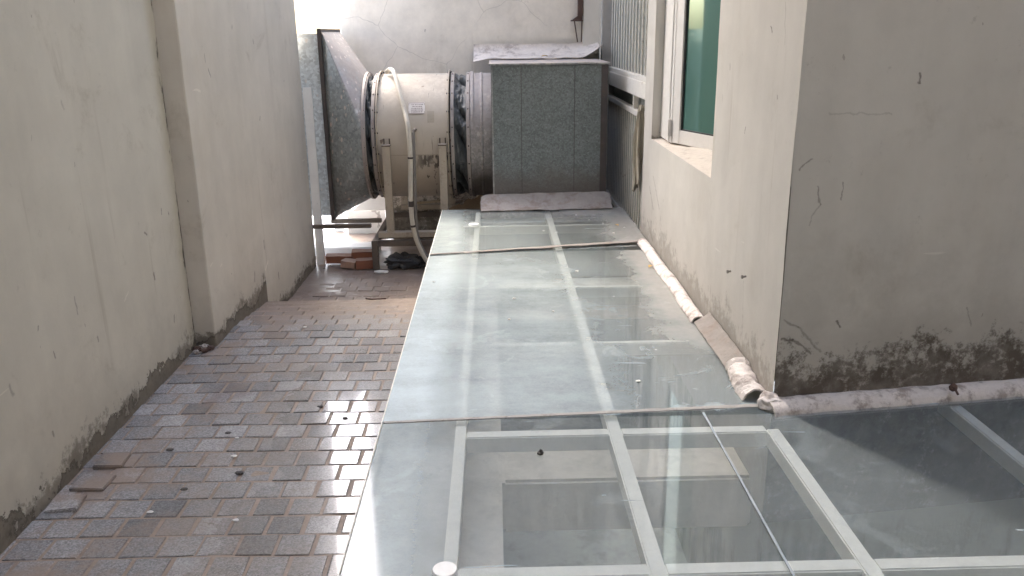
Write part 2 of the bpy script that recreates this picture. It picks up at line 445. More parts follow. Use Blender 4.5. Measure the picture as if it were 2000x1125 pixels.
def m_glass_top():
    n = NT('dusty_laminated_glass')
    tr = n.t.nodes.new('ShaderNodeBsdfTransparent')
    tr.inputs[0].default_value = (.965, .985, .98, 1)
    # dust film
    a = n.noise(2.4, 6, .65)
    b = n.noise(1.0, 5, .65, n.scl((1.6, 7, 1)))
    c = n.noise(30, 4, .7)
    base = n.math('ADD', n.math('MULTIPLY', a, .50), n.math('ADD', n.math('MULTIPLY', b, .30), n.math('ADD', n.math('MULTIPLY', c, .16), n.math('MULTIPLY_ADD', n.noise(150, 3, .8), .22, -.11))))
    nearm = n.math('LESS_THAN', n.math('SUBTRACT', n.y, n.math('MULTIPLY', n.x, .05)), 2.475)
    wob = n.math('MULTIPLY_ADD', n.noise(1.3, 4, .6, n.off((3, 3, 3))), .5, -.25)
    xw = n.math('ADD', n.x, n.math('MULTIPLY', wob, .6))
    kmid = n.math('MULTIPLY', n.sstep(xw, .18, .55, .56, .32), n.sstep(n.math('ADD', n.y, wob), 4.2, 4.8, 1, .62))
    knear = n.sstep(xw, -.05, .9, .17, .19)
    k = n.math('ADD', n.math('MULTIPLY', nearm, knear), n.math('MULTIPLY', n.math('SUBTRACT', 1.0, nearm), kmid))
    k = n.math('ADD', k, n.sstep(n.x, -.15, -.28, 0, .34))
    fac = n.math('MULTIPLY', n.sstep(base, -.05, .66), n.math('MULTIPLY', k, 1.1), clamp=True)
    # silt washed up against the wall and the back
    edge = n.math('ADD', n.math('MULTIPLY_ADD', n.noise(3.0, 6, .7, n.off((1, 8, 0))), .55, -.28), n.x)
    ed = n.math('MULTIPLY', n.sstep(edge, .50, .85), n.sstep(n.y, 2.5, 3.4))
    ed2 = n.math('MULTIPLY', n.sstep(n.math('ADD', n.y, n.math('MULTIPLY_ADD', n.noise(3.4, 5, .7), 1.2, -.6)), 5.15, 5.8), n.sstep(n.x, .2, .6))
    silt = n.math('MAXIMUM', n.math('MULTIPLY', ed, .75), n.math('MULTIPLY', ed2, .8))
    fac = n.math('MAXIMUM', fac, silt, clamp=True)
    # dirt held along joints and over the beams, dried puddle marks
    jn = n.math('ABSOLUTE', n.math('SUBTRACT', n.y, n.math('MULTIPLY_ADD', n.x, .055, 2.50)))
    jn2 = n.math('ABSOLUTE', n.math('SUBTRACT', n.y, n.math('MULTIPLY_ADD', n.x, .15, 4.62)))
    jd = n.math('MINIMUM', jn, jn2)
    jm = n.sstep(n.math('MULTIPLY_ADD', n.noise(9, 5, .7, n.off((3, 1, 1))), .16, n.math('SUBTRACT', jd, .08)), -.02, .06, .55, 0)
    fac = n.math('MAXIMUM', fac, n.math('MULTIPLY', jm, n.sstep(n.x, -.3, .6, .5, 1)))
    bl = n.noise(3.6, 7, .68, n.off((6, 2, 2)), dist=.8)
    blm = n.math('ADD', n.sstep(bl, .60, .64, 0, .08), n.math('MULTIPLY', n.math('MULTIPLY', n.sstep(bl, .585, .60), n.sstep(bl, .60, .63, 1, 0)), .06))
    fac = n.math('ADD', fac, blm, clamp=True)
    # bird droppings and dried drops
    d = n.vor(11, vec=n.warp(.05, 9))
    s_ = n.t.nodes.new('ShaderNodeSeparateColor')
    n.L(n.vor(11, out='Color', vec=n.warp(.05, 9)), s_.inputs[0])
    drop = n.math('LESS_THAN', d, n.math('MULTIPLY', n.math('SUBTRACT', s_.outputs[1], .90), 1.2))
    d3 = n.vor(26)
    s3 = n.t.nodes.new('ShaderNodeSeparateColor')
    n.L(n.vor(26, out='Color'), s3.inputs[0])
    dot = n.math('LESS_THAN', d3, n.math('MULTIPLY', n.math('SUBTRACT', s3.outputs[2], .965), 2.2))
    dot = n.math('MULTIPLY', dot, n.sstep(n.noise(1.7, 2), .4, .55))
    scr = n.math('MULTIPLY', n.sstep(n.noise(1.0, 2, .5, n.scl((2.2, 48, 1), n.warp(.06, 2))), .68, .70), n.sstep(n.noise(2.8, 3), .52, .62))
    dcol = n.mix(n.sstep(n.y, 2.4, 5.5), (.67, .77, .80), (.57, .63, .61))
    dcol = n.mix(silt, dcol, n.mix(n.noise(20, 5, .7), (.30, .265, .235), (.50, .46, .42)))
    fac = n.math('MAXIMUM', fac, n.math('MULTIPLY', drop, .28))
    fac = n.math('MAXIMUM', fac, n.math('MULTIPLY', scr, .55))
    fac = n.math('MAXIMUM', fac, n.math('MULTIPLY', dot, .95))
    dcol = n.mix(dot, dcol, (.8, .8, .78))
    df = n.t.nodes.new('ShaderNodeBsdfDiffuse')
    n.L(dcol, df.inputs[0])
    m1 = n.t.nodes.new('ShaderNodeMixShader')
    n.put(m1.inputs[0], fac)
    n.L(tr.outputs[0], m1.inputs[1])
    n.L(df.outputs[0], m1.inputs[2])
    gl = n.t.nodes.new('ShaderNodeBsdfAnisotropic')
    n.put(gl.inputs['Roughness'], n.math('MULTIPLY_ADD', fac, .09, .025))
    fr = n.t.nodes.new('ShaderNodeFresnel')
    fr.inputs[0].default_value = 1.54
    m2 = n.t.nodes.new('ShaderNodeMixShader')
    n.put(m2.inputs[0], n.math('MULTIPLY', fr.outputs[0], n.math('MULTIPLY_ADD', fac, -.35, 1.0)))
    n.L(m1.outputs[0], m2.inputs[1])
    n.L(gl.outputs[0], m2.inputs[2])
    n.L(m2.outputs[0], n.out.inputs[0])
    return n.m

def m_glass_clear():
    n = NT('glass_edge')
    tr = n.t.nodes.new('ShaderNodeBsdfTransparent')
    tr.inputs[0].default_value = (.99, .995, .992, 1)
    n.L(tr.outputs[0], n.out.inputs[0])
    return n.m

def m_window_glass():
    n = NT('green_tinted_glass')
    p = n.pbsdf((.06, .145, .12), .03, 0, n.bump(n.noise(1.6, 2), .03, .02), .5)
    p.inputs['Specular Tint'].default_value = (.75, 1.0, .93, 1)
    p.inputs['IOR'].default_value = 2.5
    return n.m

def m_mortar_white(name='flaking_white_mortar', base=(.66, .59, .54), brown=.6, scale=18, lo=.44):
    n = NT(name)
    a = n.noise(scale, 7, .72)
    b = n.noise(scale * 3.5, 5, .7)
    col = n.mul(base, n.math('MULTIPLY_ADD', b, .4, .8))
    m = n.sstep(a, lo, lo + .17)
    col = n.mix(n.math('MULTIPLY', m, brown), col, n.mix(b, (.12, .085, .065), (.36, .28, .235)))
    n.pbsdf(col, .85, 0, n.bump(n.math('ADD', a, n.math('MULTIPLY', b, .3)), .7, .012), .3)
    return n.m

def m_concrete(name, base, stain=.5, lo=(.07, .072, .06)):
    n = NT(name)
    a = n.noise(2.6, 7, .7)
    b = n.noise(30, 5, .7)
    col = n.mul(base, n.math('MULTIPLY_ADD', b, .3, .85))
    dr = n.noise(1.0, 5, .65, n.scl((7, 7, .9)))
    m = n.sstep(n.math('ADD', n.math('MULTIPLY', a, .5), n.math('MULTIPLY', dr, .5)), .45, .62)
    col = n.mix(n.math('MULTIPLY', m, stain), col, lo)
    n.pbsdf(col, .85, 0, n.bump(b, .3, .006), .3)
    return n.m

def m_vinyl():
    n = NT('grey_vinyl_cloth')
    a = n.noise(5, 5, .65)
    b = n.noise(40, 4, .7)
    col = n.mix(a, (.035, .040, .042), (.085, .092, .093))
    up = n.t.nodes.new('ShaderNodeSeparateXYZ')
    n.L(n.geo.outputs['Normal'], up.inputs[0])
    col = n.mix(n.math('MULTIPLY', n.sstep(up.outputs[2], .35, .9), n.sstep(b, .4, .65, 0, .6)), col, (.24, .23, .215))
    n.pbsdf(col, .42, 0, n.bump(n.noise(16, 4, .6), .35, .012))
    return n.m

def m_bag():
    n = NT('black_plastic_film')
    p = n.pbsdf(n.mix(n.noise(9, 4), (.02, .02, .022), (.10, .10, .105)), .16, 0, n.bump(n.noise(22, 5, .7), .8, .015))
    return n.m

M = {
    'wall_left': plaster('olive_white_render', (.585, .555, .48), .12, .75, 0.0, .10, .0, True, None, 0.0, speck=.9, marks=MK_LEFT, corner=3.853, smudge=.5),
    'wall_left2': plaster('cream_render', (.60, .56, .49), .12, .8, 0.0, .07, .0, True, .42, 2.0, speck=.9, marks=MK_STEP, smudge=.45),
    'wall_far': plaster('cracked_cream_render', (.81, .75, .66), .80, .93, -.40, 0, .26, False, None, 4.0),  # tall dark foot is shade under the fan, painted into the colour
    'wall_right': plaster('pale_grey_render', (.52, .50, .465), .16, .5, .25, 0, .0, False, None, 6.0, speck=.5, marks=MK_RIGHT, smudge=.25),
    'wall_front': plaster('grey_render_with_mould', (.60, .575, .53), .19, .93, .26, 0, .0, False, None, 8.0, speck=.8, marks=MK_FRONT, axis='x', smudge=.3,
                          grime_shade_col=(.062, .049, .038)),
    'pillar': plaster('pillar_render', (.70, .66, .59), .08, .5, 1.25, 0, 0, seed=11.0),
    'reveal': plaster('window_reveal_render', (.60, .575, .52), .06, .7, .85, 0, 0, seed=13.0),
    'sill': m_mortar_white('sill_render', (.50, .45, .395), .5, 14, .52),
    'jamb': painted('grey_steel_paint', (.42, .40, .375), .35, (.2, .17, .14), .5, 5),
    'gate': painted('white_gate_paint', (.74, .71, .65), .3, (.25, .18, .13), .45, 9, .5),
    'gate_sheet': painted('grey_green_sheet', (.24, .24, .21), .3, (.2, .19, .16), .6, 3),
    'galv_box': galv('galvanised_box_sheet', (.215, .243, .248), .5, .36, 0, .5, .35, 0, 90),
    'galv_top': galv('galvanised_dusty_lid', (.40, .40, .39), .95, None, 0, .6, .3),
    'galv_hop': galv('galvanised_hopper_sheet', (.44, .48, .49), .8, None, 1.0, .45, .5, .0),
    'galv_pan': galv('galvanised_panel_sheet', (.70, .75, .77), .3, None, .6, .5, .35),  # light from the gap is put into this paler copy of the hopper metal
    'galv_col': galv('dusty_collar_sheet', (.34, .32, .31), .7, .36, .3, .55, .4, .6),
    'flange': painted('grey_flange_steel', (.36, .32, .30), .5, (.14, .11, .10), .5, 9, .3, .4),
    'dark_flange': painted('dark_flange_steel', (.075, .062, .06), .4, (.16, .12, .11), .45, 9, .2, .5),
    'fan': m_fan(),
    'stand': painted('beige_stand_paint', (.43, .375, .30), .55, (.14, .10, .075), .5, 12, .4, .3),
    'stand_dark': painted('grimy_brown_steel', (.13, .105, .085), .5, (.05, .04, .035), .55, 12, .5, .4),
    'vinyl': m_vinyl(),
    'hose': painted('cream_conduit', (.60, .56, .48), .4, (.2, .16, .12), .45, 14),
    'hose_grey': painted('grey_cable', (.20, .185, .17), .4, (.08, .07, .06), .5, 14),
    'plate': painted('nameplate_white', (.78, .74, .70), .2, (.4, .36, .33), .4, 20),
    'plate_ink': painted('nameplate_ink', (.30, .22, .20), .2, (.15, .12, .11), .5, 20),
    'bolt': painted('dark_bolt', (.05, .042, .038), .3, (.12, .07, .05), .5, 40),
    'paver': m_paver(),
    'mortar': m_mortar(),
    'mud': m_mud(),
    'glass': m_glass_top(),
    'glass_edge': m_glass_clear(),
    'beam': painted('white_beam_paint', (.90, .875, .80), .18, (.3, .26, .21), .5, 16, .12),
    'seal': painted('grey_sealant', (.34, .32, .30), .6, (.07, .06, .055), .5, 18),
    'seal_lt': painted('clear_sealant', (.36, .41, .44), .4, (.2, .22, .23), .25, 25),
    'disc': painted('white_plastic', (.82, .82, .80), .05, (.5, .5, .48), .3, 20),
    'kerb': m_concrete('pale_kerb_concrete', (.60, .60, .575), .25, (.28, .28, .26)),
    'pit_floor': m_concrete('dark_pit_floor', (.40, .42, .39), .6, (.14, .15, .135)),
    'pit_wall': m_concrete('stained_pit_wall', (.36, .355, .30), .85, (.07, .075, .06)),
    'pit_beam': m_concrete('beige_ledge_concrete', (.74, .685, .60), .3, (.25, .22, .18)),
    'flash': m_mortar_white('flaking_white_mortar', (.72, .665, .625), .7, 15, .48),
    'flash_flat': m_mortar_white('stained_flashing', (.29, .262, .24), .5, 8, .48),
    'flash_low': m_mortar_white('grey_pink_flashing', (.41, .37, .345), .7, 5, .46),
    'flash_top': m_mortar_white('cream_flashing', (.66, .59, .53), .65, 7, .47),
    'win_frame': painted('white_window_frame', (.70, .68, .65), .25, (.35, .28, .23), .35, 9),
    'win_glass': m_window_glass(),
    'gasket': painted('black_gasket', (.02, .02, .02), .2, (.06, .05, .05), .5, 20),
    'brick': painted('orange_clay_brick', (.30, .125, .075), .6, (.16, .09, .07), .85, 14, 0, .35),
    'brick_pale': painted('dusty_pink_brick', (.45, .29, .22), .4, (.25, .16, .12), .85, 14, 0, .4),
    'bag': m_bag(),
    'wood': painted('splintered_wood', (.50, .40, .27), .4, (.2, .14, .09), .7, 20),
    'card': painted('old_cardboard', (.34, .25, .165), .4, (.15, .11, .08), .8, 12),
    'white_board': painted('white_sheet_board', (.88, .88, .87), .1, (.5, .48, .45), .45, 6),
    'red': painted('red_plastic', (.42, .035, .05), .2, (.2, .03, .035), .35, 9),
    'white_wall': plaster('white_stained_render', (.75, .74, .71), .13, .8, -.40, 0, .6, seed=15.0, speck=1.0),
    'rust': painted('rusty_steel', (.11, .065, .05), .5, (.05, .04, .038), .7, 25, .6),
    'sack': painted('dusty_sackcloth', (.36, .32, .25), .5, (.18, .15, .11), .9, 16, bump=.6),
    'leaf': painted('dry_yellow_leaf', (.55, .33, .07), .3, (.3, .17, .06), .6, 30),
    'chip': painted('white_paint_chip', (.74, .72, .69), .2, (.4, .36, .33), .7, 30),
    'stone': painted('dark_pebble', (.085, .075, .07), .4, (.2, .18, .17), .6, 30),
    'out_ground': m_concrete('bright_outdoor_concrete', (.62, .61, .59), .2, (.4, .39, .37)),
    'slab': m_concrete('shade_slab_concrete', (.45, .44, .42), .3, (.2, .2, .19)),
}

# ------------------------------------------------------------ mesh helpers (all take world coordinates)
class MB:
    def __init__(s):
        s.bm = bmesh.new()

    def box(s, a, b, bev=0.0, rot=None, mi=0):
        lo = [min(p, q) for p, q in zip(a, b)]
        hi = [max(p, q) for p, q in zip(a, b)]
        c = Vector([(p + q) / 2 for p, q in zip(lo, hi)])
        t = bmesh.new()
        bmesh.ops.create_cube(t, size=1)
        for v in t.verts:
            v.co = Vector((v.co.x * (hi[0] - lo[0]), v.co.y * (hi[1] - lo[1]), v.co.z * (hi[2] - lo[2])))
        if bev:
            bmesh.ops.bevel(t, geom=t.edges[:], offset=bev, segments=2, affect='EDGES')
        for v in t.verts:
            if rot is not None:
                v.co = rot @ v.co
            v.co += c
        s.merge(t, mi)
        return s

    def merge(s, t, mi=0):
        vm = {}
        for v in t.verts:
            vm[v] = s.bm.verts.new(v.co)
        for f in t.faces:
            nf = s.bm.faces.new([vm[v] for v in f.verts])
            nf.material_index = mi if mi else f.material_index
            nf.smooth = f.smooth
        t.free()

    def bar(s, a, b, w, h, bev=0.0, up=(0, 0, 1)):
        a, b = Vector(a), Vector(b)
        d = (b - a).normalized()
        u = Vector(up)
        if abs(d.dot(u)) > .98:
            u = Vector((0, 1, 0))
        r = d.cross(u).normalized()
        u = r.cross(d).normalized()
        L_ = (b - a).length
        t = bmesh.new()
        bmesh.ops.create_cube(t, size=1)
        for v in t.verts:
            v.co = Vector((v.co.x * w, v.co.y * L_, v.co.z * h))
        if bev:
            bmesh.ops.bevel(t, geom=t.edges[:], offset=bev, segments=1, affect='EDGES')
        R3 = Matrix((r, d, u)).transposed()
        for v in t.verts:
            v.co = R3 @ v.co + (a + b) / 2
        s.merge(t)
        return s

    def tube(s, pts, rad, seg=8, cap=True):
        pts = [Vector(p) for p in pts]
        rings = []
        n = len(pts)
        ref = Vector((0.3, .9, .2)).normalized()
        for i, p in enumerate(pts):
            d = (pts[min(i + 1, n - 1)] - pts[max(i - 1, 0)]).normalized()
            u = (ref - d * ref.dot(d))
            u.normalize()
            w = d.cross(u)
            r_ = rad[i] if isinstance(rad, (list, tuple)) else rad
            rings.append([s.bm.verts.new(p + (u * math.cos(k * 2 * math.pi / seg) + w * math.sin(k * 2 * math.pi / seg)) * r_) for k in range(seg)])
        for a, b in zip(rings, rings[1:]):
            for k in range(seg):
                f = s.bm.faces.new((a[k], a[(k + 1) % seg], b[(k + 1) % seg], b[k]))
                f.smooth = True
        if cap:
            s.bm.faces.new(rings[0][::-1])
            s.bm.faces.new(rings[-1])
        return s

    def lathe_x(s, prof, cy, cz, seg=72, closed=False, fn=None):
        rings = []
        for x, r in prof:
            ring = []
            for k in range(seg):
                a = k * 2 * math.pi / seg
                rr, xx = (fn(x, r, a) if fn else (r, x))
                ring.append(s.bm.verts.new((xx, cy + rr * math.sin(a), cz + rr * math.cos(a))))
            rings.append(ring)
        pairs = list(zip(rings, rings[1:]))
        if closed:
            pairs.append((rings[-1], rings[0]))
        for a, b in pairs:
            for k in range(seg):
                f = s.bm.faces.new((a[k], a[(k + 1) % seg], b[(k + 1) % seg], b[k]))
                f.smooth = True
        return s

    def sheet(s, nu, nv, fn, thick=None, smooth=True):
        """grid surface fn(u,v)->xyz; thick gives it a real thickness along fn's normal"""
        g = [[Vector(fn(i / nu, j / nv)) for j in range(nv + 1)] for i in range(nu + 1)]
        def mk(g_):
            return [[s.bm.verts.new(p) for p in row] for row in g_]
        A = mk(g)
        def quads(A_, flip=False):
            for i in range(nu):
                for j in range(nv):
                    q = (A_[i][j], A_[i + 1][j], A_[i + 1][j + 1], A_[i][j + 1])
                    f = s.bm.faces.new(q[::-1] if flip else q)
                    f.smooth = smooth
        quads(A)
        if thick:
            g2 = []
            for i in range(nu + 1):
                row = []
                for j in range(nv + 1):
                    du = g[min(i + 1, nu)][j] - g[max(i - 1, 0)][j]
                    dv = g[i][min(j + 1, nv)] - g[i][max(j - 1, 0)]
                    nn = du.cross(dv)
                    nn = nn.normalized() if nn.length > 1e-9 else Vector((0, 0, 1))
                    row.append(g[i][j] - nn * thick)
                g2.append(row)
            B = mk(g2)
            quads(B, True)
            for i in range(nu):
                s.bm.faces.new((A[i + 1][0], A[i][0], B[i][0], B[i + 1][0]))
                s.bm.faces.new((A[i][nv], A[i + 1][nv], B[i + 1][nv], B[i][nv]))
            for j in range(nv):
                s.bm.faces.new((A[0][j], A[0][j + 1], B[0][j + 1], B[0][j]))
                s.bm.faces.new((A[nu][j + 1], A[nu][j], B[nu][j], B[nu][j + 1]))
        return s

    def poly(s, pts, thick=None):
        vs = [s.bm.verts.new(p) for p in pts]
        s.bm.faces.new(vs)
        return s

    def prism(s, pts, vec, bev=0.0):
        """closed polygon extruded along vec"""
        t = bmesh.new()
        v1 = [t.verts.new(p) for p in pts]
        v2 = [t.verts.new(Vector(p) + Vector(vec)) for p in pts]
        n = len(pts)
        t.faces.new(v1[::-1])
        t.faces.new(v2)
        for i in range(n):
            t.faces.new((v1[i], v1[(i + 1) % n], v2[(i + 1) % n], v2[i]))
        bmesh.ops.recalc_face_normals(t, faces=t.faces[:])
        if bev:
            bmesh.ops.bevel(t, geom=t.edges[:], offset=bev, segments=1, affect='EDGES')
        s.merge(t)
        return s

    def disc(s, c, r, h, seg=24):
        t = bmesh.new()
        bmesh.ops.create_cone(t, cap_ends=True, segments=seg, radius1=r, radius2=r * .9, depth=h)
        for v in t.verts:
            v.co += Vector(c)
        s.merge(t)
        return s

    def blob(s, c, r3, amp=.25, freq=4, sub=3, seed=0):
        t = bmesh.new()
        bmesh.ops.create_icosphere(t, subdivisions=sub, radius=1)
        for v in t.verts:
            k = 1 + amp * mn.noise(v.co * freq * .5 + Vector((seed, seed, seed)))
            v.co = Vector((v.co.x * r3[0], v.co.y * r3[1], v.co.z * r3[2])) * k + Vector(c)
        for f in t.faces:
            f.smooth = True
        s.merge(t)
        return s

    def build(s, name, mat, parent=None, recalc=False):
        if recalc:
            bmesh.ops.recalc_face_normals(s.bm, faces=s.bm.faces[:])
        me = bpy.data.meshes.new(name)
        base = Vector((0, 0, 0))
        q = parent
        while q is not None:
            base += q.location
            q = q.parent
        for v in s.bm.verts:
            v.co -= base
        s.bm.to_mesh(me)
        s.bm.free()
        me.set_sharp_from_angle(angle=math.radians(14))
        for m in (mat if isinstance(mat, (list, tuple)) else [mat]):
            me.materials.append(m)
        o = bpy.data.objects.new(name, me)
        COL.objects.link(o)
        if parent is not None:
            o.parent = parent
        return o

def tag(o, label, cat, group=None):
    o['label'] = label
    o['category'] = cat
    if group:
        o['group'] = group
    return o

def struct(o, kind='structure'):
    o['kind'] = kind
    return o

def empty(name, loc, label, cat, group=None):
    o = bpy.data.objects.new(name, None)
    o.empty_display_size = .1
    o.location = loc
    COL.objects.link(o)
    return tag(o, label, cat, group)

def N(p, f=1.0):
    return mn.noise(Vector(p) * f)

def plan_wall(mb, pts, z0, z1, step=.11, amp=.003, cornr=.008, hole=None, seed=0, zlines=(), ylines=()):
    """vertical wall surface over a plan polyline, corners slightly worn, surface slightly wavy. hole(p)->True drops a face"""
    P2 = []
    n = len(pts)
    for i, p in enumerate(pts):
        p = Vector(p)
        if 0 < i < n - 1:
            a = (Vector(pts[i - 1]) - p).normalized()
            b = (Vector(pts[i + 1]) - p).normalized()
            P2.append((p + a * cornr, True))
            P2.append(((p + a * cornr + p * 1.0 + b * cornr) / 2 * .5 + p * .5, True))
            P2.append((p + b * cornr, True))
        else:
            P2.append((p, True))
    line = []
    for (a, _), (b, _) in zip(P2, P2[1:]):
        L_ = (b - a).length
        k = max(3 if L_ > .05 else 1, int(round(L_ / step)))
        cuts = [j / k for j in range(k)]
        for yl in ylines:
            if abs(b.y - a.y) > 1e-6:
                t = (yl - a.y) / (b.y - a.y)
                if 0 < t < 1:
                    cuts = [c for c in cuts if abs(c - t) * L_ > .02 or c == 0] + [t]
        for t in sorted(cuts):
            line.append(a.lerp(b, t))
    line.append(P2[-1][0])
    zs = []
    zc = z0
    while zc < min(z1, 2.6):
        zs.append(zc)
        zc += step
    zs = [z for z in zs if all(abs(z - q) > .02 for q in zlines)] + list(zlines)
    zs = sorted(zs) + [3.5, z1] if z1 > 3.5 else sorted(zs) + [z1]
    V = []
    for i, p in enumerate(line):
        row = []
        for z in zs:
            q = Vector((p.x, p.y, z))
            d = N(q + Vector((seed, 0, 0)), 2.2) * amp + N(q + Vector((seed, 5, 0)), 9) * amp * .45
            d2 = N(q + Vector((seed, 0, 9)), 2.4) * amp + N(q + Vector((seed, 5, 3)), 10) * amp * .45
            row.append(mb.bm.verts.new((q.x + d, q.y + d2, z)))
        V.append(row)
    for i in range(len(line) - 1):
        for j in range(len(zs) - 1):
            c = (line[i] + line[i + 1]) / 2
            zc = (zs[j] + zs[j + 1]) / 2
            if hole and hole(c.x, c.y, zc):
                continue
            f = mb.bm.faces.new((V[i][j], V[i + 1][j], V[i + 1][j + 1], V[i][j + 1]))
            f.smooth = True
    return mb

G = .25           # top of the glass
XL1, XL2 = -1.475, -1.376
XW, YC = .91, 2.53   # right wall plane, its near corner
TOP = 11.0  # wall tops out of view, raised to dim the yard

# ------------------------------------------------------------ ground: outdoor sheet with the yard cut out of it
mb = MB()
big = 1500
x0, x1, y0, y1 = -1.60, 3.7, -3.2, 7.06
for (a, b, c, d) in ((-big, -big, big, y0), (-big, y1, big, big), (-big, y0, x0, y1), (x1, y0, big, y1)):
    mb.poly(((a, b, -.42), (c, b, -.42), (c, d, -.42), (a, d, -.42)))
struct(mb.build('outdoor_ground', M['out_ground']))

def gz(x, y):
    z = 0.0
    if y > 4.1:
        z = -.06 * min(1, (y - 4.1) / .65)
    return z + .006 * N((x, y, 0), 1.6)

# mortar bed of the upper paving with the step riser
mb = MB()
xs = [-1.53 + i * (1.53 - .372) / 24 for i in range(25)]
ys = [-3.0 + i * .1 for i in range(78)]
rows = []
for x in xs:
    row = [mb.bm.verts.new((x, y, gz(x, y) - .0030 + .0032 * N((x, y, 3), 9))) for y in ys]
    row.append(mb.bm.verts.new((x, 4.775 + .006 * N((x, 1, 1), 6), gz(x, 4.77) - .004)))
    row.append(mb.bm.verts.new((x, 4.79, -.36)))
    rows.append(row)
for a, b in zip(rows, rows[1:]):
    for j in range(len(a) - 1):
        f = mb.bm.faces.new((a[j], b[j], b[j + 1], a[j + 1]))
        f.smooth = j < len(a) - 2
struct(mb.build('paving_bed', M['mortar']))

# the pavers: rows across the yard, running bond
def paver_field(name, ya, yb, zfun, sink=lambda x, y: 0.0, pitch=.1072, pw=.1135, seed=1):
    rnd = random.Random(seed)
    verts, faces, vals = [], [], []
    r = 0
    y = ya
    while y + pitch < yb + .001:
        offx = (r % 2) * pw * .5 + rnd.uniform(-.012, .012)
        x = -1.53 + offx - pw
        skew = -.012
        while x < -.38:
            jx = rnd.uniform(.005, .011)
            jy = rnd.uniform(.0025, .006)
            xa, xb = max(x + jx, -1.53), min(x + pw - jx * .4, -.378)
            if xb - xa > .025:
                yy0, yy1 = y + jy, y + pitch - jy
                cx, cy = (xa + xb) / 2, (yy0 + yy1) / 2
                zt = zfun(cx, cy) + rnd.uniform(-.0012, .0016) - sink(cx, cy)
                tx, ty = rnd.gauss(0, .0035), rnd.gauss(0, .0035)
                if rnd.random() < .05:
                    tx *= 3; ty *= 3; zt += .002
                val = min(1, max(0, rnd.gauss(.5, .24)))
                b_ = len(verts)
                bev = .0025
                for (ins, dz) in ((0, -.03), (0, -bev), (bev, 0)):
                    for (sx, sy) in ((0, 0), (1, 0), (1, 1), (0, 1)):
                        px = (xa + ins if sx == 0 else xb - ins) + rnd.uniform(-.0015, .0015)
                        py = (yy0 + ins if sy == 0 else yy1 - ins) + rnd.uniform(-.0015, .0015) + skew * (cx + .9)
                        verts.append((px, py, zt + dz + (px - cx) * tx + (py - cy) * ty))
                for L_ in (0, 4):
                    for k in range(4):
                        faces.append((b_ + L_ + k, b_ + L_ + (k + 1) % 4, b_ + L_ + 4 + (k + 1) % 4, b_ + L_ + 4 + k))
                        vals.append(val)
                faces.append((b_ + 8, b_ + 9, b_ + 10, b_ + 11))
                vals.append(val)
            x += pw
        y += pitch
        r += 1
    me = bpy.data.meshes.new(name)
    me.from_pydata(verts, [], faces)
    at = me.attributes.new('rnd', 'FLOAT', 'FACE')
    at.data.foreach_set('value', vals)
    me.materials.append(M['paver'])
    o = bpy.data.objects.new(name, me)
    COL.objects.link(o)
    return struct(o)

paver_field('stone_paving', .937 - .1072 * 20, 4.775, gz, lambda x, y: .012 * max(0, (y - 4.25) / .5) * (.5 + N((x, y, 2), 3)), seed=3)
paver_field('lower_paving', 4.80, 6.1, lambda x, y: -.215, lambda x, y: .0015 + .0045 * (y - 4.9) + .006 * max(0, -.75 - x) - .007 * N((x, y, 0), 3), seed=9)
# muddy lower ground
mb = MB()
mb.sheet(46, 46, lambda u, v: (-1.45 + u * 2.5, 4.785 + v * 2.62, -.222 + .010 * N((u * 9, v * 9, 0)) + .005 * N((u * 30, v * 30, 4))))
struct(mb.build('muddy_ground', M['mud']))

# pit below the glass and the pale kerb round it
mb = MB()
mb.box((-.37, -3, -.43), (-.14, 5.86, .165), .006)
mb.box((-.14, 5.72, -1.2), (1.2, 5.86, .18), .004)
struct(mb.build('kerb', M['kerb']))
mb = MB()
mb.poly(((-.2, -3, -1.1), (3.8, -3, -1.1), (3.8, 5.8, -1.1), (-.2, 5.8, -1.1)))
struct(mb.build('pit_floor', M['pit_floor']))
mb = MB()
mb.box((-.22, -3, -1.2), (-.142, 5.72, -.43))
mb.box((.93, 2.56, -1.2), (1.02, 5.72, .14))
mb.prism(((1.02, 2.56, -1.2), (3.8, 2.86, -1.2), (3.8, 2.96, -1.2), (1.02, 2.66, -1.2)), (0, 0, 1.36))
struct(mb.build('pit_wall', M['pit_wall']))
mb = MB()
mb.box((-.139, -3, -.32), (.005, 5.71, -.10), .012)
mb.box((.0052, 2.685, -.32), (.925, 2.975, -.104), .012)
mb.box((.0052, 5.05, -.32), (.925, 5.3, -.106), .012)
mb.box((1.0, .6, -.5), (3.7, .9, -.12), .012)
struct(mb.build('pit_ledge', M['pit_beam']))

# ------------------------------------------------------------ walls
mb = MB()
plan_wall(mb, ((XL1, -3.1), (XL1, 3.858)), -.1, TOP, seed=1)
mb.poly(((XL1, 3.858, TOP), (XL1 - .3, 3.858, TOP), (XL1 - .3, -3.1, TOP), (XL1, -3.1, TOP)))
lw = mb.build('rendered_wall', M['wall_left'])
tag(lw, 'long olive-white rendered wall with peeling paint along the stone pavers, nearest on the left', 'wall')
mb = MB()
plan_wall(mb, ((XL1 - .25, 3.85), (XL2, 3.85), (XL2 - .004, 5.34), (XL2, 5.36), (XL2 + .004, 6.15), (XL2 - .22, 6.16)), -.42, TOP, seed=3, amp=.004)
w2 = mb.build('rendered_wall', M['wall_left2'])
tag(w2, 'cream rendered wall that steps forward of the olive one and ends beside the fan duct', 'wall')

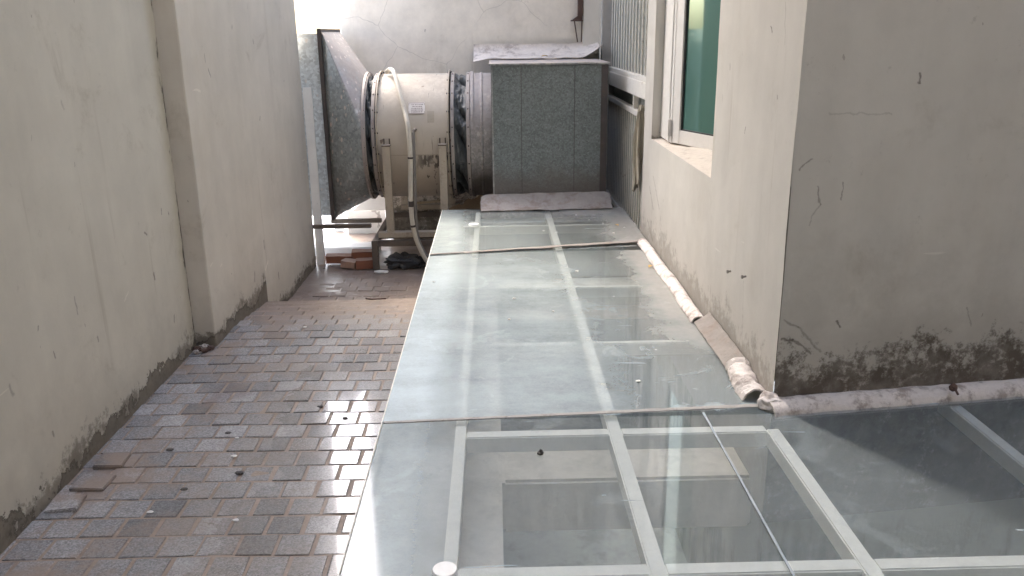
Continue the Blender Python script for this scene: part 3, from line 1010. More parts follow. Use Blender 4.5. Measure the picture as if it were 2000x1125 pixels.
# far wall: its left end leaves a gap to the daylight; low opening under the hopper
mb = MB()
plan_wall(mb, ((-1.225, 7.35), (-1.225, 7.05), (1.6, 7.05)), -.42, TOP, seed=5,
          hole=lambda x, y, z: x < -.86 and z < .17, zlines=(.17,))
mb.box((-1.224, 7.052, .165), (-.86, 7.34, .17))
fw = mb.build('rendered_wall', M['wall_far'])
tag(fw, 'cracked cream end wall behind the fan and duct box', 'wall')
mb = MB()
plan_wall(mb, ((.727, 7.04), (.727, 6.985), (.862, 6.985), (.862, 7.04)), .1, TOP, seed=6, amp=.002, cornr=.005)
pl = mb.build('corner_pillar', M['pillar'])
tag(pl, 'narrow cream pillar in the far corner next to the grey gate jamb', 'pillar')

# right building: wall with window
bld = empty('building', (XW, 4.0, 0), 'pale grey rendered side wall with a tall green-glazed window, right of the glass roof', 'building')
WY0, WY1, WZ0, WZ1 = 3.485, 4.86, .855, 2.35
mb = MB()
plan_wall(mb, ((XW + .5, 5.117), (XW, 5.117), (XW, YC)), -.2, TOP, seed=7, cornr=.010,
          hole=lambda x, y, z: (abs(x - XW) < .02 and WY0 < y < WY1 and WZ0 < z < WZ1), zlines=(WZ0, WZ1), ylines=(WY0, WY1))
mb.build('wall', M['wall_right'], bld)
win = MB()
for (a, b) in (((XW + .001, WY1, WZ0), (XW + .18, WY1 + .02, WZ1)), ((XW + .001, WY0 - .02, WZ0), (XW + .18, WY0, WZ1)),
               ((XW + .001, WY0, WZ1), (XW + .18, WY1, WZ1 + .02))):
    win.box(a, b)
window = win.build('window', M['reveal'], bld)
# sloped rough sill
mb = MB()
mb.sheet(6, 40, lambda u, v: (XW + .002 + u * .17 + .004 * N((v * 9, u * 2, 0)) * (1 - u), WY0 + .002 + v * (WY1 - WY0 - .004), WZ0 - .003 + .026 * u + .006 * N((u * 3, v * 14, 2))))
mb.build('sill', M['sill'], window)
# fixed frame
mb = MB()
mb.box((XW + .050, 4.555, WZ0 + .012), (XW + .11, WY1 - .001, WZ1 - .001), .003)
mb.box((XW + .044, 4.60, WZ0 + .012), (XW + .0495, 4.62, WZ1 - .001), .001)
mb.box((XW + .085, WY0 + .001, WZ0 + .03), (XW + .14, WY0 + .045, WZ1 - .001), .003)
mb.box((XW + .085, WY0 + .046, WZ1 - .045), (XW + .14, 4.554, WZ1 - .001), .003)
mb.build('frame', M['win_frame'], window)
# sash swung inwards on the far jamb
WA = math.radians(19.8)
hx, hy = XW + .050, 4.54
sd = Vector((math.sin(WA), -math.cos(WA), 0))
sn = Vector((math.cos(WA), math.sin(WA), 0))
SZ0, SZT, SWD, ST = .872, WZ1 - .05, .86, .072
def sbox(m_, u0, u1, n0, n1, z0, z1, bev=.003):
    Rm = Matrix((sd, sn, Vector((0, 0, 1)))).transposed()
    c = Vector((hx, hy, 0)) + sd * (u0 + u1) / 2 + sn * (n0 + n1) / 2 + Vector((0, 0, (z0 + z1) / 2))
    m_.box(c - Vector(((u1 - u0) / 2, (n1 - n0) / 2, (z1 - z0) / 2)), c + Vector(((u1 - u0) / 2, (n1 - n0) / 2, (z1 - z0) / 2)), bev, rot=Rm)
mb = MB()
sbox(mb, 0, ST, 0, .04, SZ0, SZT)
sbox(mb, SWD - ST, SWD, 0, .04, SZ0, SZT)
sbox(mb, ST, SWD - ST, .0005, .0395, SZ0, SZ0 + ST)
sbox(mb, ST, SWD - ST, .0005, .0395, SZT - ST, SZT)
mb.build('sash', M['win_frame'], window)
mb = MB()
sbox(mb, ST + .0005, ST + .012, .008, .03, SZ0 + ST + .0005, SZT - ST - .0005, 0)
sbox(mb, SWD - ST - .012, SWD - ST - .0005, .008, .03, SZ0 + ST + .0005, SZT - ST - .0005, 0)
sbox(mb, ST + .0125, SWD - ST - .0125, .008, .03, SZ0 + ST + .0005, SZ0 + ST + .008, 0)
mb.build('gasket', M['gasket'], window)
mb = MB()
sbox(mb, ST - .005, SWD - ST + .005, .014, .022, SZ0 + ST - .005, SZT - ST + .005, 0)
mb.build('pane', M['win_glass'], window)
mb = MB()
mb.box((XW + .030, 4.545, .90), (XW + .0495, 4.565, 1.0), .006)
mb.build('hinge', M['win_frame'], window)
# dim room behind the window
mb = MB()
for (a_, b_) in (((XW + .181, WY0 - .3, .3), (XW + 2.2, WY0 - .28, 2.7)), ((XW + .181, WY1 + .3, .3), (XW + 2.2, WY1 + .32, 2.7)),
                 ((XW + 2.2, WY0 - .28, .3), (XW + 2.22, WY1 + .3, 2.7)), ((XW + .181, WY0 - .28, 2.7), (XW + 2.2, WY1 + .3, 2.72)),
                 ((XW + .181, WY0 - .28, .28), (XW + 2.2, WY1 + .3, .3))):
    mb.box(a_, b_)
mb.build('room_lining', M['reveal'], bld)

# grey wall facing the camera on the right
mb = MB()
plan_wall(mb, ((XW + .002, YC - .001), (3.6, YC + .125 * 2.7)), -.2, TOP, seed=9, cornr=.008)
tag(mb.build('rendered_wall', M['wall_front']), 'darker grey rendered wall facing the viewer with black mould at its foot', 'wall')

# walls that close the yard behind and beside the viewer, and an unseen slab added to dim it
mb = MB()
mb.box((-1.8, -3.4, -.4), (3.9, -3.1, TOP))
tag(mb.build('rendered_wall', M['wall_right']), 'plain rear wall of the yard behind the viewer', 'wall')
mb = MB()
mb.box((3.4, -3.09, -.4), (3.7, 2.9, TOP))
tag(mb.build('rendered_wall', M['wall_front']), 'plain side wall closing the yard at the far right', 'wall')

mb = MB()
mb.box((-1.8, -3.4, 7.4), (3.7, -1.0, 7.7))
struct(mb.build('unseen_shade_slab', M['slab']))

# ------------------------------------------------------------ gate beside the duct box
gate = empty('metal_gate', (.95, 5.9, .1), 'white metal gate of narrow upright bars between the duct box and the window wall', 'gate')
GX = .935
mb = MB()
mb.box((GX + .035, 5.13, .02), (GX + .045, 6.9, 2.9))
mb.build('backing_sheet', M['gate_sheet'], gate)
rail_specs = [(1.052, 1.152, .045), (.925, .962, .035), (.15, .19, .035), (2.6, 2.66, .04), (1.1525, 1.185, .03)]
for (za, zb, th) in rail_specs:
    mb = MB()
    mb.box((GX - th * .5 + .004, 5.13, za), (GX + .03, 6.9, zb), .003)
    mb.build('rail', M['gate'], gate)
k = 0
yy = 5.20
while yy < 6.88:
    mb = MB()
    mb.tube(((GX + .008, yy, 1.186), (GX + .008, yy, 2.599)), .0055, 8)
    mb.build('bar', M['gate'], gate)
    yy += .128
yy = 5.18
while yy < 6.88:
    mb = MB()
    mb.box((GX - .004, yy - .012, .1905), (GX + .004, yy + .012, .9245), .002)
    mb.build('bar', M['gate'], gate)
    yy += .088
mb = MB()
mb.box((GX - .01, 5.62, .9625), (GX + .025, 5.66, 1.0515), .003)
mb.build('post', M['gate'], gate)
mb = MB()
mb.box((.868, 6.90, -.2), (.99, 6.975, TOP), .004)
for z in (1.45, 1.72, 1.28, 1.35):
    mb.disc((.875, 6.895, z), .006, .012, 8)
tag(mb.build('gate_jamb', M['jamb']), 'grey steel gate jamb standing in the far corner', 'post')

# sackcloth hanging on the gate
mb = MB()
def sackf(u, v):
    a = u * 2 * math.pi
    t = v
    z = 1.02 - .53 * t
    w = .018 + .075 * t ** 1.2 + (.03 if t < .06 else 0) - .012 * max(0, t - .9) * 10
    d = .012 + .018 * math.sin(min(1, t * 1.1) * 3.1)
    cy = 5.17 + .13 * t
    fold = 1 + .25 * math.sin(5 * a + 3 * t) + .2 * N((math.cos(a) * 2, math.sin(a) * 2, t * 6))
    return (.905 - d * math.cos(a) * fold - .004, cy + w * math.sin(a) * fold, z - .04 * math.sin(a) * t)
mb.sheet(28, 26, sackf)
tag(mb.build('sackcloth', M['sack']), 'dusty twisted sackcloth hanging on the lower bars of the white gate', 'cloth')

# ------------------------------------------------------------ fan and duct
FY, FZ, FR = 6.50, .705, .462
fan = empty('axial_fan', (-.59, FY, -.2), 'large beige cylindrical duct fan on legs with a small nameplate', 'fan')
mb = MB()
mb.lathe_x([(-.838, FR), (-.60, FR + .001), (-.335, FR)], FY, FZ, 96)
mb.build('casing', M['fan'], fan)
for xa in (-.842, -.330):
    mb = MB()
    x_ = xa
    mb.lathe_x([(x_ - .006, FR - .02), (x_ - .004, FR + .026), (x_ + .004, FR + .026), (x_ + .006, FR - .02)], FY, FZ, 96, closed=True)
    fl = mb.build('flange', M['stand'], fan)
    for q in range(20):
        a = (q + .5) * 2 * math.pi / 20
        if math.sin(a) > .3:
            continue
        b = MB()
        yb_, zb_ = FY + (FR + .013) * math.sin(a), FZ + (FR + .013) * math.cos(a)
        b.tube(((x_ - .011, yb_, zb_), (x_ + .012, yb_, zb_)), .0065, 6)
        b.build('bolt', M['bolt'], fl)
# feet brackets and legs
for lx in (-.772, -.372):
    mb = MB()
    mb.box((lx - .027, 5.965, .07), (lx + .027, 5.972, .69), .001)
    mb.box((lx - .027, 5.9722, .07), (lx - .020, 6.02, .69), .001)
    mb.box((lx + .020, 5.9722, .07), (lx + .027, 6.02, .69), .001)
    mb.build('leg', M['stand'], fan)
    mb = MB()
    mb.box((lx - .027, 6.985, .07), (lx + .027, 7.02, .69), .001)
    mb.build('leg', M['stand'], fan)
    mb = MB()
    mb.box((lx - .03, 5.962, .6905), (lx + .03, 6.09, .70), .001)
    mb.box((lx - .025, 6.03, .7005), (lx - .015, 6.08, .74))
    mb.box((lx + .015, 6.03, .7005), (lx + .025, 6.08, .74))
    mb.build('bracket', M['stand_dark'], fan)
mb = MB()
mb.box((-.86, 5.955, .03), (-.30, 6.02, .0695), .003)
mb.build('base_rail', M['stand'], fan)
mb = MB()
mb.box((-.86, 6.0, .012), (-.30, 6.05, .0295), .002)
mb.build('base_rail', M['stand_dark'], fan)
mb = MB()
mb.box((-.80, 6.97, .03), (-.30, 7.03, .0695), .003)
mb.build('base_rail', M['stand'], fan)
# nameplate follows the casing
def cyl(x, z, r):
    dz = z - FZ
    return (x, FY - math.sqrt(max(0, r * r - dz * dz)), z)
def cyl_patch(x0, x1, z0, z1, r, n=8):
    m_ = MB()
    m_.sheet(n, n, lambda u, v: cyl(x0 + u * (x1 - x0), z0 + v * (z1 - z0), r), thick=.002)
    return m_
plate = cyl_patch(-.612, -.495, .905, .985, FR + .004).build('nameplate', M['plate'], fan)
ink = MB()
rr = random.Random(4)
r_ = FR + .0055
def strip(x0, x1, z, h):
    ink.sheet(1, 1, lambda u, v: cyl(x0 + u * (x1 - x0), z + v * h, r_), thick=.0008)
for (a, b, c, d) in ((-.610, -.497, .907, .0035), (-.610, -.497, .979, .0035)):
    strip(a, b, c, d)
strip(-.610, -.607, .907, .075)
strip(-.500, -.497, .907, .075)
for zz_ in (.966, .954, .942, .930, .918):
    x = -.600 + rr.uniform(0, .02)
    while x < -.515:
        w_ = rr.uniform(.004, .014)
        strip(x, x + w_, zz_, .0045)
        x += w_ + rr.uniform(.002, .006)
ink.build('lettering', M['plate_ink'], plate)
cyl_patch(-.478, -.428, .845, .925, FR + .003).build('sticker_mark', M['stand'], fan)
mb = MB()
for z_ in (.615,):
    mb.sheet(14, 1, lambda u, v: cyl(-.828 + u * .488, z_ + v * .006, FR + .003), thick=.003)
mb.build('seam', M['stand'], fan)
mb = MB()
mb.tube(((-.566, 6.06, .800), (-.566, 5.955, .800), (-.570, 5.94, .78)), .012, 10)
mb.build('cable_gland', M['stand_dark'], fan)

# lower steel table carrying the fan
tb = empty('steel_stand', (-.6, 6.2, -.22), 'grimy brown welded steel table frame under the fan', 'stand')
for (a, b) in (((-.913, 5.945, -.215), (-.868, 5.99, .01)), ((-.30, 5.945, -.215), (-.255, 5.99, .01)),
               ((-.913, 6.96, -.215), (-.868, 7.0, .01)), ((-.30, 6.96, -.215), (-.255, 7.0, .01))):
    mb = MB()
    mb.box(a, b, .003)
    mb.build('leg', M['stand_dark'], tb)
for (a, b) in (((-.867, 5.95, -.035), (-.301, 5.985, .009)), ((-.91, 5.991, -.035), (-.87, 6.959, .0085)), ((-.298, 5.991, -.035), (-.258, 6.959, .0085)), ((-.867, 6.965, -.035), (-.301, 6.995, .009))):
    mb = MB()
    mb.box(a, b, .003)
    mb.build('beam', M['stand_dark'], tb)

# flexible connectors
def flex(name, xa, xb, label, seed, amp):
    mb = MB()
    nx = 22
    prof = [(xa + (xb - xa) * i / nx, FR) for i in range(nx + 1)]
    def fn(x, r, a):
        t = (x - xa) / (xb - xa)
        env = math.sin(math.pi * t)
        wv = .5 * mn.noise(Vector((seed, math.cos(a) * 2.0 + t, math.sin(a) * 2.0)))
        ph = a * 11 + (6.0 + 3 * wv) * t + 5 * wv + seed
        crease = abs(math.sin(ph * .5)) ** .55
        depth = .35 + .9 * max(0, mn.noise(Vector((math.cos(a) * 2.6, math.sin(a) * 2.6, seed))) + .35)
        fine_ = .25 * mn.noise(Vector((t * 6, math.cos(a) * 14, math.sin(a) * 14)))
        return r + env * amp * (-(1 - crease) * depth * 1.7 - .25 + fine_), x
    mb.lathe_x(prof, FY, FZ, 180, fn=fn)
    t_ = empty(name, ((xa + xb) / 2, FY, FZ), label, 'duct connector')
    mb.build('cloth', M['vinyl'], t_)
    for xe in (xa, xb):
        m2 = MB()
        m2.lathe_x([(xe - .012, FR - .01), (xe - .012, FR + .006), (xe + .012, FR + .006), (xe + .012, FR - .01)], FY, FZ, 96, closed=True)
        bd = m2.build('band', M['flange'], t_)
        for q in range(22):
            a = (q + .3) * 2 * math.pi / 22
            if math.sin(a) < -.1:
                b = MB()
                b.blob((xe, FY + (FR + .007) * math.sin(a), FZ + (FR + .007) * math.cos(a)), (.006, .006, .006), 0, 1, 1)
                b.build('rivet', M['bolt'], bd)
    return t_
flex('flexible_duct_connector', -.935, -.868, 'crumpled dark vinyl sleeve between the hopper and the fan', 3.3, .055)
flex('flexible_duct_connector', -.302, -.188, 'wider dark grey vinyl sleeve with diagonal folds right of the beige fan', 8.1, .062)

# hopper: square to round
HX0, HX1 = -1.215, -.945
hop = empty('duct_hopper', (-1.1, 6.55, .8), 'galvanised square-to-round duct hopper with paint splashes left of the fan', 'duct')
mb = MB()
SYa, SYb, SZa, SZb = 6.225, 6.975, .135, 1.475
corners = [(SYa, SZb), (SYb, SZb), (SYb, SZa), (SYa, SZa)]
nr = 64
ring = [mb.bm.verts.new((HX1, FY + FR * math.sin(-math.pi / 4 + i * 2 * math.pi / nr - math.pi / 4), FZ + FR * math.cos(-math.pi / 4 + i * 2 * math.pi / nr - math.pi / 4))) for i in range(nr)]
cv = [mb.bm.verts.new((HX0, y, z)) for y, z in corners]
for ci in range(4):       # cone quarter at each corner, flat triangle on each side
    for i in range(nr // 4):
        f = mb.bm.faces.new((cv[ci], ring[ci * 16 + i], ring[(ci * 16 + i + 1) % nr]))
        f.smooth = True
    mb.bm.faces.new((cv[ci], cv[(ci + 1) % 4], ring[(ci * 16 + 16) % nr]))
hp = mb.build('transition', M['galv_hop'], hop, recalc=True)
mb = MB()
mb.lathe_x([(HX1 - .006, FR - .02), (HX1 - .006, FR + .018), (HX1 + .012, FR + .018), (HX1 + .012, FR - .02)], FY, FZ, 96, closed=True)
mb.build('ring_flange', M['flange'], hop)
mb = MB()
f0, f1 = HX0 - .030, HX0 - .001
o_ = .022
mb.box((f0, SYa - o_, SZa - o_), (f1, SYa + .004, SZb + o_), .003)
mb.box((f0, SYb - .004, SZa - o_), (f1, SYb + o_, SZb + o_), .003)
mb.box((f0 + .001, SYa + .0045, SZb - .004), (f1 - .001, SYb - .0045, SZb + o_ - .001), .003)
mb.box((f0 + .001, SYa + .0045, SZa - o_ + .001), (f1 - .001, SYb - .0045, SZa + .004), .003)
mb.build('square_flange', M['dark_flange'], hop)
mb = MB()
mb.box((-2.6, SYa + .006, SZa + .01), (f0 - .001, SYb - .006, SZb - .012), .004)
mb.build('straight_duct', M['galv_pan'], hop)

# duct box on the far end of the glass roof
bx = empty('duct_box', (.39, 6.4, .2), 'dark galvanised sheet-metal duct box standing at the far end of the glass roof', 'duct')
BX0, BX1, BY0, BY1, BZ0, BZ1 = -.018, .80, 5.95, 6.93, .20, 1.238
mb = MB()
mb.box((BX0, BY0, BZ0), (BX1, BY1, BZ1), .004)
mb.build('casing', M['galv_box'], bx)
mb = MB()
mb.sheet(16, 10, lambda u, v: (BX0 - .012 + u * (BX1 - BX0 + .024), BY0 - .016 + v * (BY1 - BY0), BZ1 + .0125 + .004 * N((u * 7, v * 3, 1))), thick=.011)
mb.build('lid', M['galv_top'], bx)
for xs_ in (.192, .565):
    mb = MB()
    mb.box((xs_ - .002, BY0 - .0025, BZ0 + .02), (xs_ + .002, BY0 + .002, BZ1 - .004), .001)
    mb.build('seam', M['dark_flange'], bx)
mb = MB()
mb.box((BX1 - .05, BY0 - .0045, BZ0 + .02), (BX1 - .004, BY0 + .002, BZ1 - .004), .001)
cst = mb.build('corner_strip', M['dark_flange'], bx)
mb = MB()
mb.box((BX0 + .002, BY0 - .0035, BZ0 + .05), (BX0 + .012, BY0 + .002, BZ1 - .004), .001)
mb.build('corner_strip', M['galv_top'], bx)
mb = MB()
mb.lathe_x([(-.172, FR - .004), (-.172, FR + .012), (-.150, FR + .012), (-.150, FR), (-.10, FR), (-.095, FR + .006), (-.085, FR + .006), (-.08, FR), (BX0 + .0, FR)], FY, FZ, 96)
mb.build('collar', M['galv_col'], bx)

# conduits
mb = MB()
def smooth(pts, n=6):
    P_ = [Vector(p) for p in pts]
    out = []
    for i in range(len(P_) - 1):
        p0, p1, p2, p3 = P_[max(i - 1, 0)], P_[i], P_[i + 1], P_[min(i + 2, len(P_) - 1)]
        for k in range(n):
            t = k / n
            out.append(.5 * ((2 * p1) + (-p0 + p2) * t + (2 * p0 - 5 * p1 + 4 * p2 - p3) * t * t + (-p0 + 3 * p1 - 3 * p2 + p3) * t ** 3))
    out.append(P_[-1])
    return out
cable = empty('cable_conduit', (-.6, 5.93, .5), 'cream flexible conduit drooping over the front of the fan to the ground', 'conduit')
mb.tube(smooth(((-.79, 6.42, 1.186), (-.76, 6.36, 1.205), (-.715, 6.22, 1.185), (-.665, 6.08, 1.05), (-.628, 6.0, .93), (-.603, 5.93, .826), (-.594, 5.90, .62), (-.606, 5.90, .30), (-.598, 5.90, .12),
                 (-.566, 5.91, -.02), (-.50, 5.90, -.15), (-.42, 5.85, -.185), (-.3, 5.8, -.19))), .0165, 10)
mb.build('tube', M['hose'], cable)
for (p, q) in (((-.594, 5.90, .625), (-.5945, 5.90, .612)), ((-.605, 5.90, .31), (-.606, 5.90, .27)), ((-.599, 5.90, .135), (-.598, 5.90, .12))):
    mb = MB()
    mb.tube((p, q), .020, 10)
    mb.build('clip', M['bolt'], cable)
mb = MB()
mb.tube(smooth(((-.570, 5.94, .79), (-.570, 5.925, .70), (-.572, 5.915, .5), (-.578, 5.915, .2), (-.57, 5.915, .05), (-.53, 5.92, -.07), (-.45, 5.9, -.15), (-.36, 5.86, -.17))), .0125, 8)
tag(mb.build('power_cable', M['hose_grey']), 'thin dark grey cable hanging beside the cream conduit', 'cable')

# white board strip at the wall end
mb = MB()
mb.box((XL2 + .006, 6.165, -.23), (XL2 + .066, 6.195, 1.095), .002)
for z in (.98, .55, .25):
    mb.disc((XL2 + .045, 6.163, z), .004, .006, 8)
tag(mb.build('edging_board', M['white_board']), 'narrow white upright board between the wall end and the duct', 'board')

# things under and beyond the hopper
mb = MB()
mb.box((-1.60, 6.42, -.25), (-.94, 6.62, -.155), .008)
tag(mb.build('ledge_slab', M['white_board']), 'low white ledge slab on the ground under the hopper', 'ledge')
mb = MB()
mb.sheet(20, 8, lambda u, v: (-1.30 + u * .33, 7.20 + .01 * N((u * 4, v * 3, 0)), -.42 + v * (.42 + .012 * N((u * 6, 2, 1)))), thick=.12)
tag(mb.build('low_wall', M['white_wall']), 'stained white low wall seen beneath the hopper', 'wall')
mb = MB()
mb.box((-1.44, 7.30, -.42), (-1.36, 7.38, .5), .004)
mb.box((-1.46, 7.28, -.42), (-1.34, 7.40, -.33), .004)
tag(mb.build('white_post', M['white_board']), 'white square post in the bright gap beneath the duct', 'post')
item_root = empty('plastic_item', (-1.05, 7.1, .05), 'white plastic tray with a red end lying under the duct', 'item')  # stand-in shape for an unidentified white and red thing
mb = MB()
mb.prism(((-1.25, 7.10, .0), (-.93, 7.10, .0), (-.925, 7.10, .09), (-.965, 7.10, .135), (-1.10, 7.10, .12)), (0, .05, 0), .006)
mb.build('body', M['white_board'], item_root)
mb = MB()
mb.prism(((-.925, 7.09, -.01), (-.86, 7.09, .03), (-.80, 7.09, .045), (-.80, 7.09, .085), (-.88, 7.09, .085), (-.96, 7.09, .15), (-.985, 7.09, .15), (-.92, 7.09, .08)), (0, .07, 0), .004)
mb.build('red_end', M['red'], item_root)
mb = MB()
mb.box((-1.34, 6.66, -.012), (-.93, 6.70, .022), .004)
tag(mb.build('steel_rail', M['stand_dark']), 'thin dark steel rail crossing the bright gap beneath the hopper, farther of two', 'rail')
mb = MB()
mb.box((-1.34, 5.985, .098), (-.914, 6.02, .128), .004)
tag(mb.build('steel_rail', M['stand_dark']), 'thin dark steel rail running from the white board to the stand, nearer of two', 'rail')

mb = MB()
mb.sheet(8, 3, lambda u, v: (-.72 + u * .30, 6.86 + v * .05, .105 + .02 * u + .006 * N((u * 5, v * 3, 0))), thick=.012)
tag(mb.build('broken_board', M['wood']), 'pale splintered board lying behind the fan legs', 'board')
mb = MB()
mb.sheet(12, 6, lambda u, v: (-.40 + u * .30 + .02 * N((v * 5, 1, 0)), 6.75 + .04 * u, -.04 + u * .10 + v * (.12 + .05 * N((u * 6, 0, 2)))), thick=.004)
tag(mb.build('torn_cardboard', M['card']), 'torn brown cardboard sheet below the vinyl sleeve', 'cardboard')

# bricks
def brick(c, rz, m, label, ry=0.0, size=(.20, .095, .055)):
    e = MB()
    R_ = Matrix.Rotation(rz, 3, 'Z') @ Matrix.Rotation(ry, 3, 'Y')
    t = bmesh.new()
    bmesh.ops.create_cube(t, size=1)
    bmesh.ops.subdivide_edges(t, edges=t.edges[:], cuts=3, use_grid_fill=True)
    for v in t.verts:
        p = Vector((v.co.x * size[0], v.co.y * size[1], v.co.z * size[2]))
        p += Vector((N(p + Vector((rz, 0, 0)), 25), N(p + Vector((5, rz, 0)), 25), N(p + Vector((0, 9, rz)), 25))) * .004
        v.co = R_ @ p + Vector(c)
    e.merge(t)
    return tag(e.build('clay_brick', m), label, 'brick', 'clay bricks by the fan stand')
brick((-1.195, 6.17, -.175), .12, M['brick'], 'orange brick lying nearest the wall end', .05)
brick((-1.10, 6.06, -.187), -.25, M['brick_pale'], 'small dusty pink brick piece between the orange bricks', .1, (.11, .09, .05))
brick((-1.01, 6.20, -.163), .1, M['brick'], 'orange brick behind the others beside the stand leg', .04, (.19, .1, .075))
brick((-.975, 6.04, -.182), .16, M['brick'], 'orange-brown brick in front beside the stand leg', 0, (.15, .09, .065))

# plastic bag
mb = MB()
mb.blob((-.70, 6.02, -.165), (.12, .07, .06), .55, 5, 4, 2)
mb.blob((-.60, 6.05, -.18), (.10, .06, .045), .6, 6, 4, 5)
tag(mb.build('plastic_bag', M['bag']), 'crumpled shiny black plastic bag under the fan stand', 'bag')
mb = MB()
mb.blob((-.85, 5.90, -.212), (.055, .022, .012), .4, 5, 3, 4)
tag(mb.build('mortar_lump', M['chip']), 'pale mortar lump at the foot of the stand leg', 'rubble')

# ------------------------------------------------------------ glass roof
roof = empty('glass_roof', (.3, 3.5, G), 'dusty green laminated glass roof panels on white steel beams', 'glass roof')
def pane(x0, x1, y0, y1, z=G, dz=0.0, cut=0.0, tilt=0.0):
    t = bmesh.new()
    pts = [(x0, y0), (x1, y0), (x1, y1 + tilt), (x0, y1)]
    top = [t.verts.new((x, y, z)) for x, y in pts]
    bot = [t.verts.new((x, y, z - .016)) for x, y in pts]
    t.faces.new(top).material_index = 0
    fb = t.faces.new(bot[::-1]); fb.material_index = 1
    for i in range(4):
        f = t.faces.new((top[i], bot[i], bot[(i + 1) % 4], top[(i + 1) % 4])); f.material_index = 1
    m_ = MB()
    m_.merge(t)
    return m_.build('pane', [M['glass'], M['glass_edge']], roof)
pane(-.376, .664, 1.0, 2.452, tilt=.05)
pane(.676, 2.05, 1.0, 2.50, tilt=.17)
pane(2.062, 3.4, 1.0, 2.70, tilt=.14)
pane(-.376, .664, -1.2, .99)
pane(.676, 3.4, -1.2, .99)
pane(-.378, .905, 2.468, 4.60, tilt=.13)
pane(-.380, .905, 4.63, 5.86, tilt=.0)
BW, BH, BT = .046, .055, G - .0185
def beam(a, b, w=BW, h=BH, top=BT):
    m_ = MB()
    lo = (min(a[0], b[0]), min(a[1], b[1])); hi = (max(a[0], b[0]), max(a[1], b[1]))
    if abs(a[0] - b[0]) < 1e-6:
        m_.box((lo[0] - w / 2, lo[1], top - h), (lo[0] + w / 2, hi[1], top), .004)
    else:
        m_.box((lo[0], lo[1] - w / 2, top - h), (hi[0], lo[1] + w / 2, top), .004)
    return m_.build('beam', M['beam'], roof)
longs = {-.125: 5.85, .368: 5.85, .872: 2.40, 1.538: 2.615, 2.2: 2.69, 2.86: 2.77}
for lx, ye in longs.items():
    beam((lx, -1.2), (lx, ye), w=.042 if lx > 0 else .034)
lx = sorted(longs)
for cy in (.25, .97, 1.69):
    for a, b in zip(lx, lx[1:] + [3.4]):
        beam((a + .0195, cy), (b - .0195, cy), top=BT - .0015)
for a, b in ((-.125, .368), (.368, .872)):
    beam((a + .0195, 2.405), (b - .0195, 2.405), top=BT - .0015)
for a, b in ((.892, 1.518), (1.558, 2.18), (2.22, 2.84)):
    pass
for cy in (3.205, 3.995, 5.40):
    for a, b in ((-.36, -.143), (-.106, .348), (.388, .93)):
        beam((a, cy), (b, cy), w=.032, top=BT - .0015)
# sealant joints
mb = MB()
mb.sheet(60, 1, lambda u, v: (-.374 + u * 1.28, 2.455 + .068 * u + v * (.012 + .010 * u) + .002 * N((u * 30, v, 0)), G + .0022 + .0012 * N((u * 40, v * 2, 1))), thick=.004)
mb.build('sealant', M['seal'], roof)
mb = MB()
mb.sheet(1, 60, lambda u, v: (.6665 + u * .0065 + .0012 * N((v * 25, u, 4)), .9 + v * 1.585, G + .002 + .0015 * N((v * 30, u, 5))), thick=.004)
mb.build('sealant', M['seal_lt'], roof)
for c in ((-.134, 1.672, G + .004), (-.146, 5.36, G + .004)):
    mb = MB()
    mb.disc(c, .031 if c[1] < 3 else .036, .007, 28)
    mb.build('fixing_disc', M['disc'], roof)
mb = MB()
mb.box((-.3825, -1.2, .02), (-.3785, 5.86, G + .0015))
mb.build('edge_trim', M['beam'], roof)

# ------------------------------------------------------------ flashing
def half_tube(name, path, r, m, label, cat='flashing', arc=(0, math.pi), seed=0, rough=.12, thick=.006, n=None, flat=1.0):
    P_ = smooth(path, 8)
    ns = len(P_) - 1
    def fn(u, v):
        i = min(int(u * ns + 1e-6), ns)
        p = P_[i]
        d = (P_[min(i + 1, ns)] - P_[max(i - 1, 0)]).normalized()
        side = Vector((d.y, -d.x, 0)).normalized()
        a = arc[0] + v * (arc[1] - arc[0])
        rr_ = r * (1 + rough * N((u * 22 + seed, v * 3, seed)) + rough * .5 * N((u * 60 + seed, v * 7, seed)))
        return p + side * math.cos(a) * rr_ + Vector((0, 0, 1)) * math.sin(a) * rr_ * flat
    mb_ = MB()
    mb_.sheet(ns, 14, fn, thick=thick)
    return tag(mb_.build(name, m), label, cat, 'mortar and sheet flashing strips')
z_ = G + .004
half_tube('flashing_strip', ((.862, 4.78, z_), (.866, 4.55, z_), (.862, 4.2, z_), (.868, 3.9, z_), (.862, 3.6, z_), (.862, 3.36, z_)), .033, M['flash'],
          'rounded flaking mortar strip at the foot of the window wall, broken at its near end', seed=2, rough=.18, flat=.85)
mb = MB()
mb.sheet(40, 6, lambda u, v: (.905 - v * .065 + .004 * N((u * 18, v, 2)), 3.35 - u * .58, G + .052 - .046 * v ** .7 + .004 * N((u * 12, v * 3, 0))), thick=.004)
tag(mb.build('flashing_strip', M['flash_flat']), 'flat stained flashing sheet between the broken mortar strip and the short curled piece', 'flashing', 'mortar and sheet flashing strips')
half_tube('flashing_strip', ((.882, 2.83, z_ + .012), (.872, 2.75, z_ + .006), (.866, 2.66, z_), (.868, 2.57, z_ - .002)), .046, M['flash'],
          'short curled mortar piece lifting from the wall next to the building corner', seed=7, rough=.2, flat=.85)
half_tube('flashing_strip', ((.885, 2.495, z_ - .012), (1.0, 2.515, z_ - .012), (1.3, 2.553, z_ - .012), (1.6, 2.59, z_ - .012), (2.0, 2.64, z_ - .012), (3.3, 2.80, z_ - .012)), .052, M['flash'],
          'long pale mortar strip along the foot of the mouldy grey wall', seed=12, rough=.09, flat=.85)
mb = MB()
mb.blob((.898, 2.515, G + .02), (.040, .036, .034), .35, 4, 4, 3)
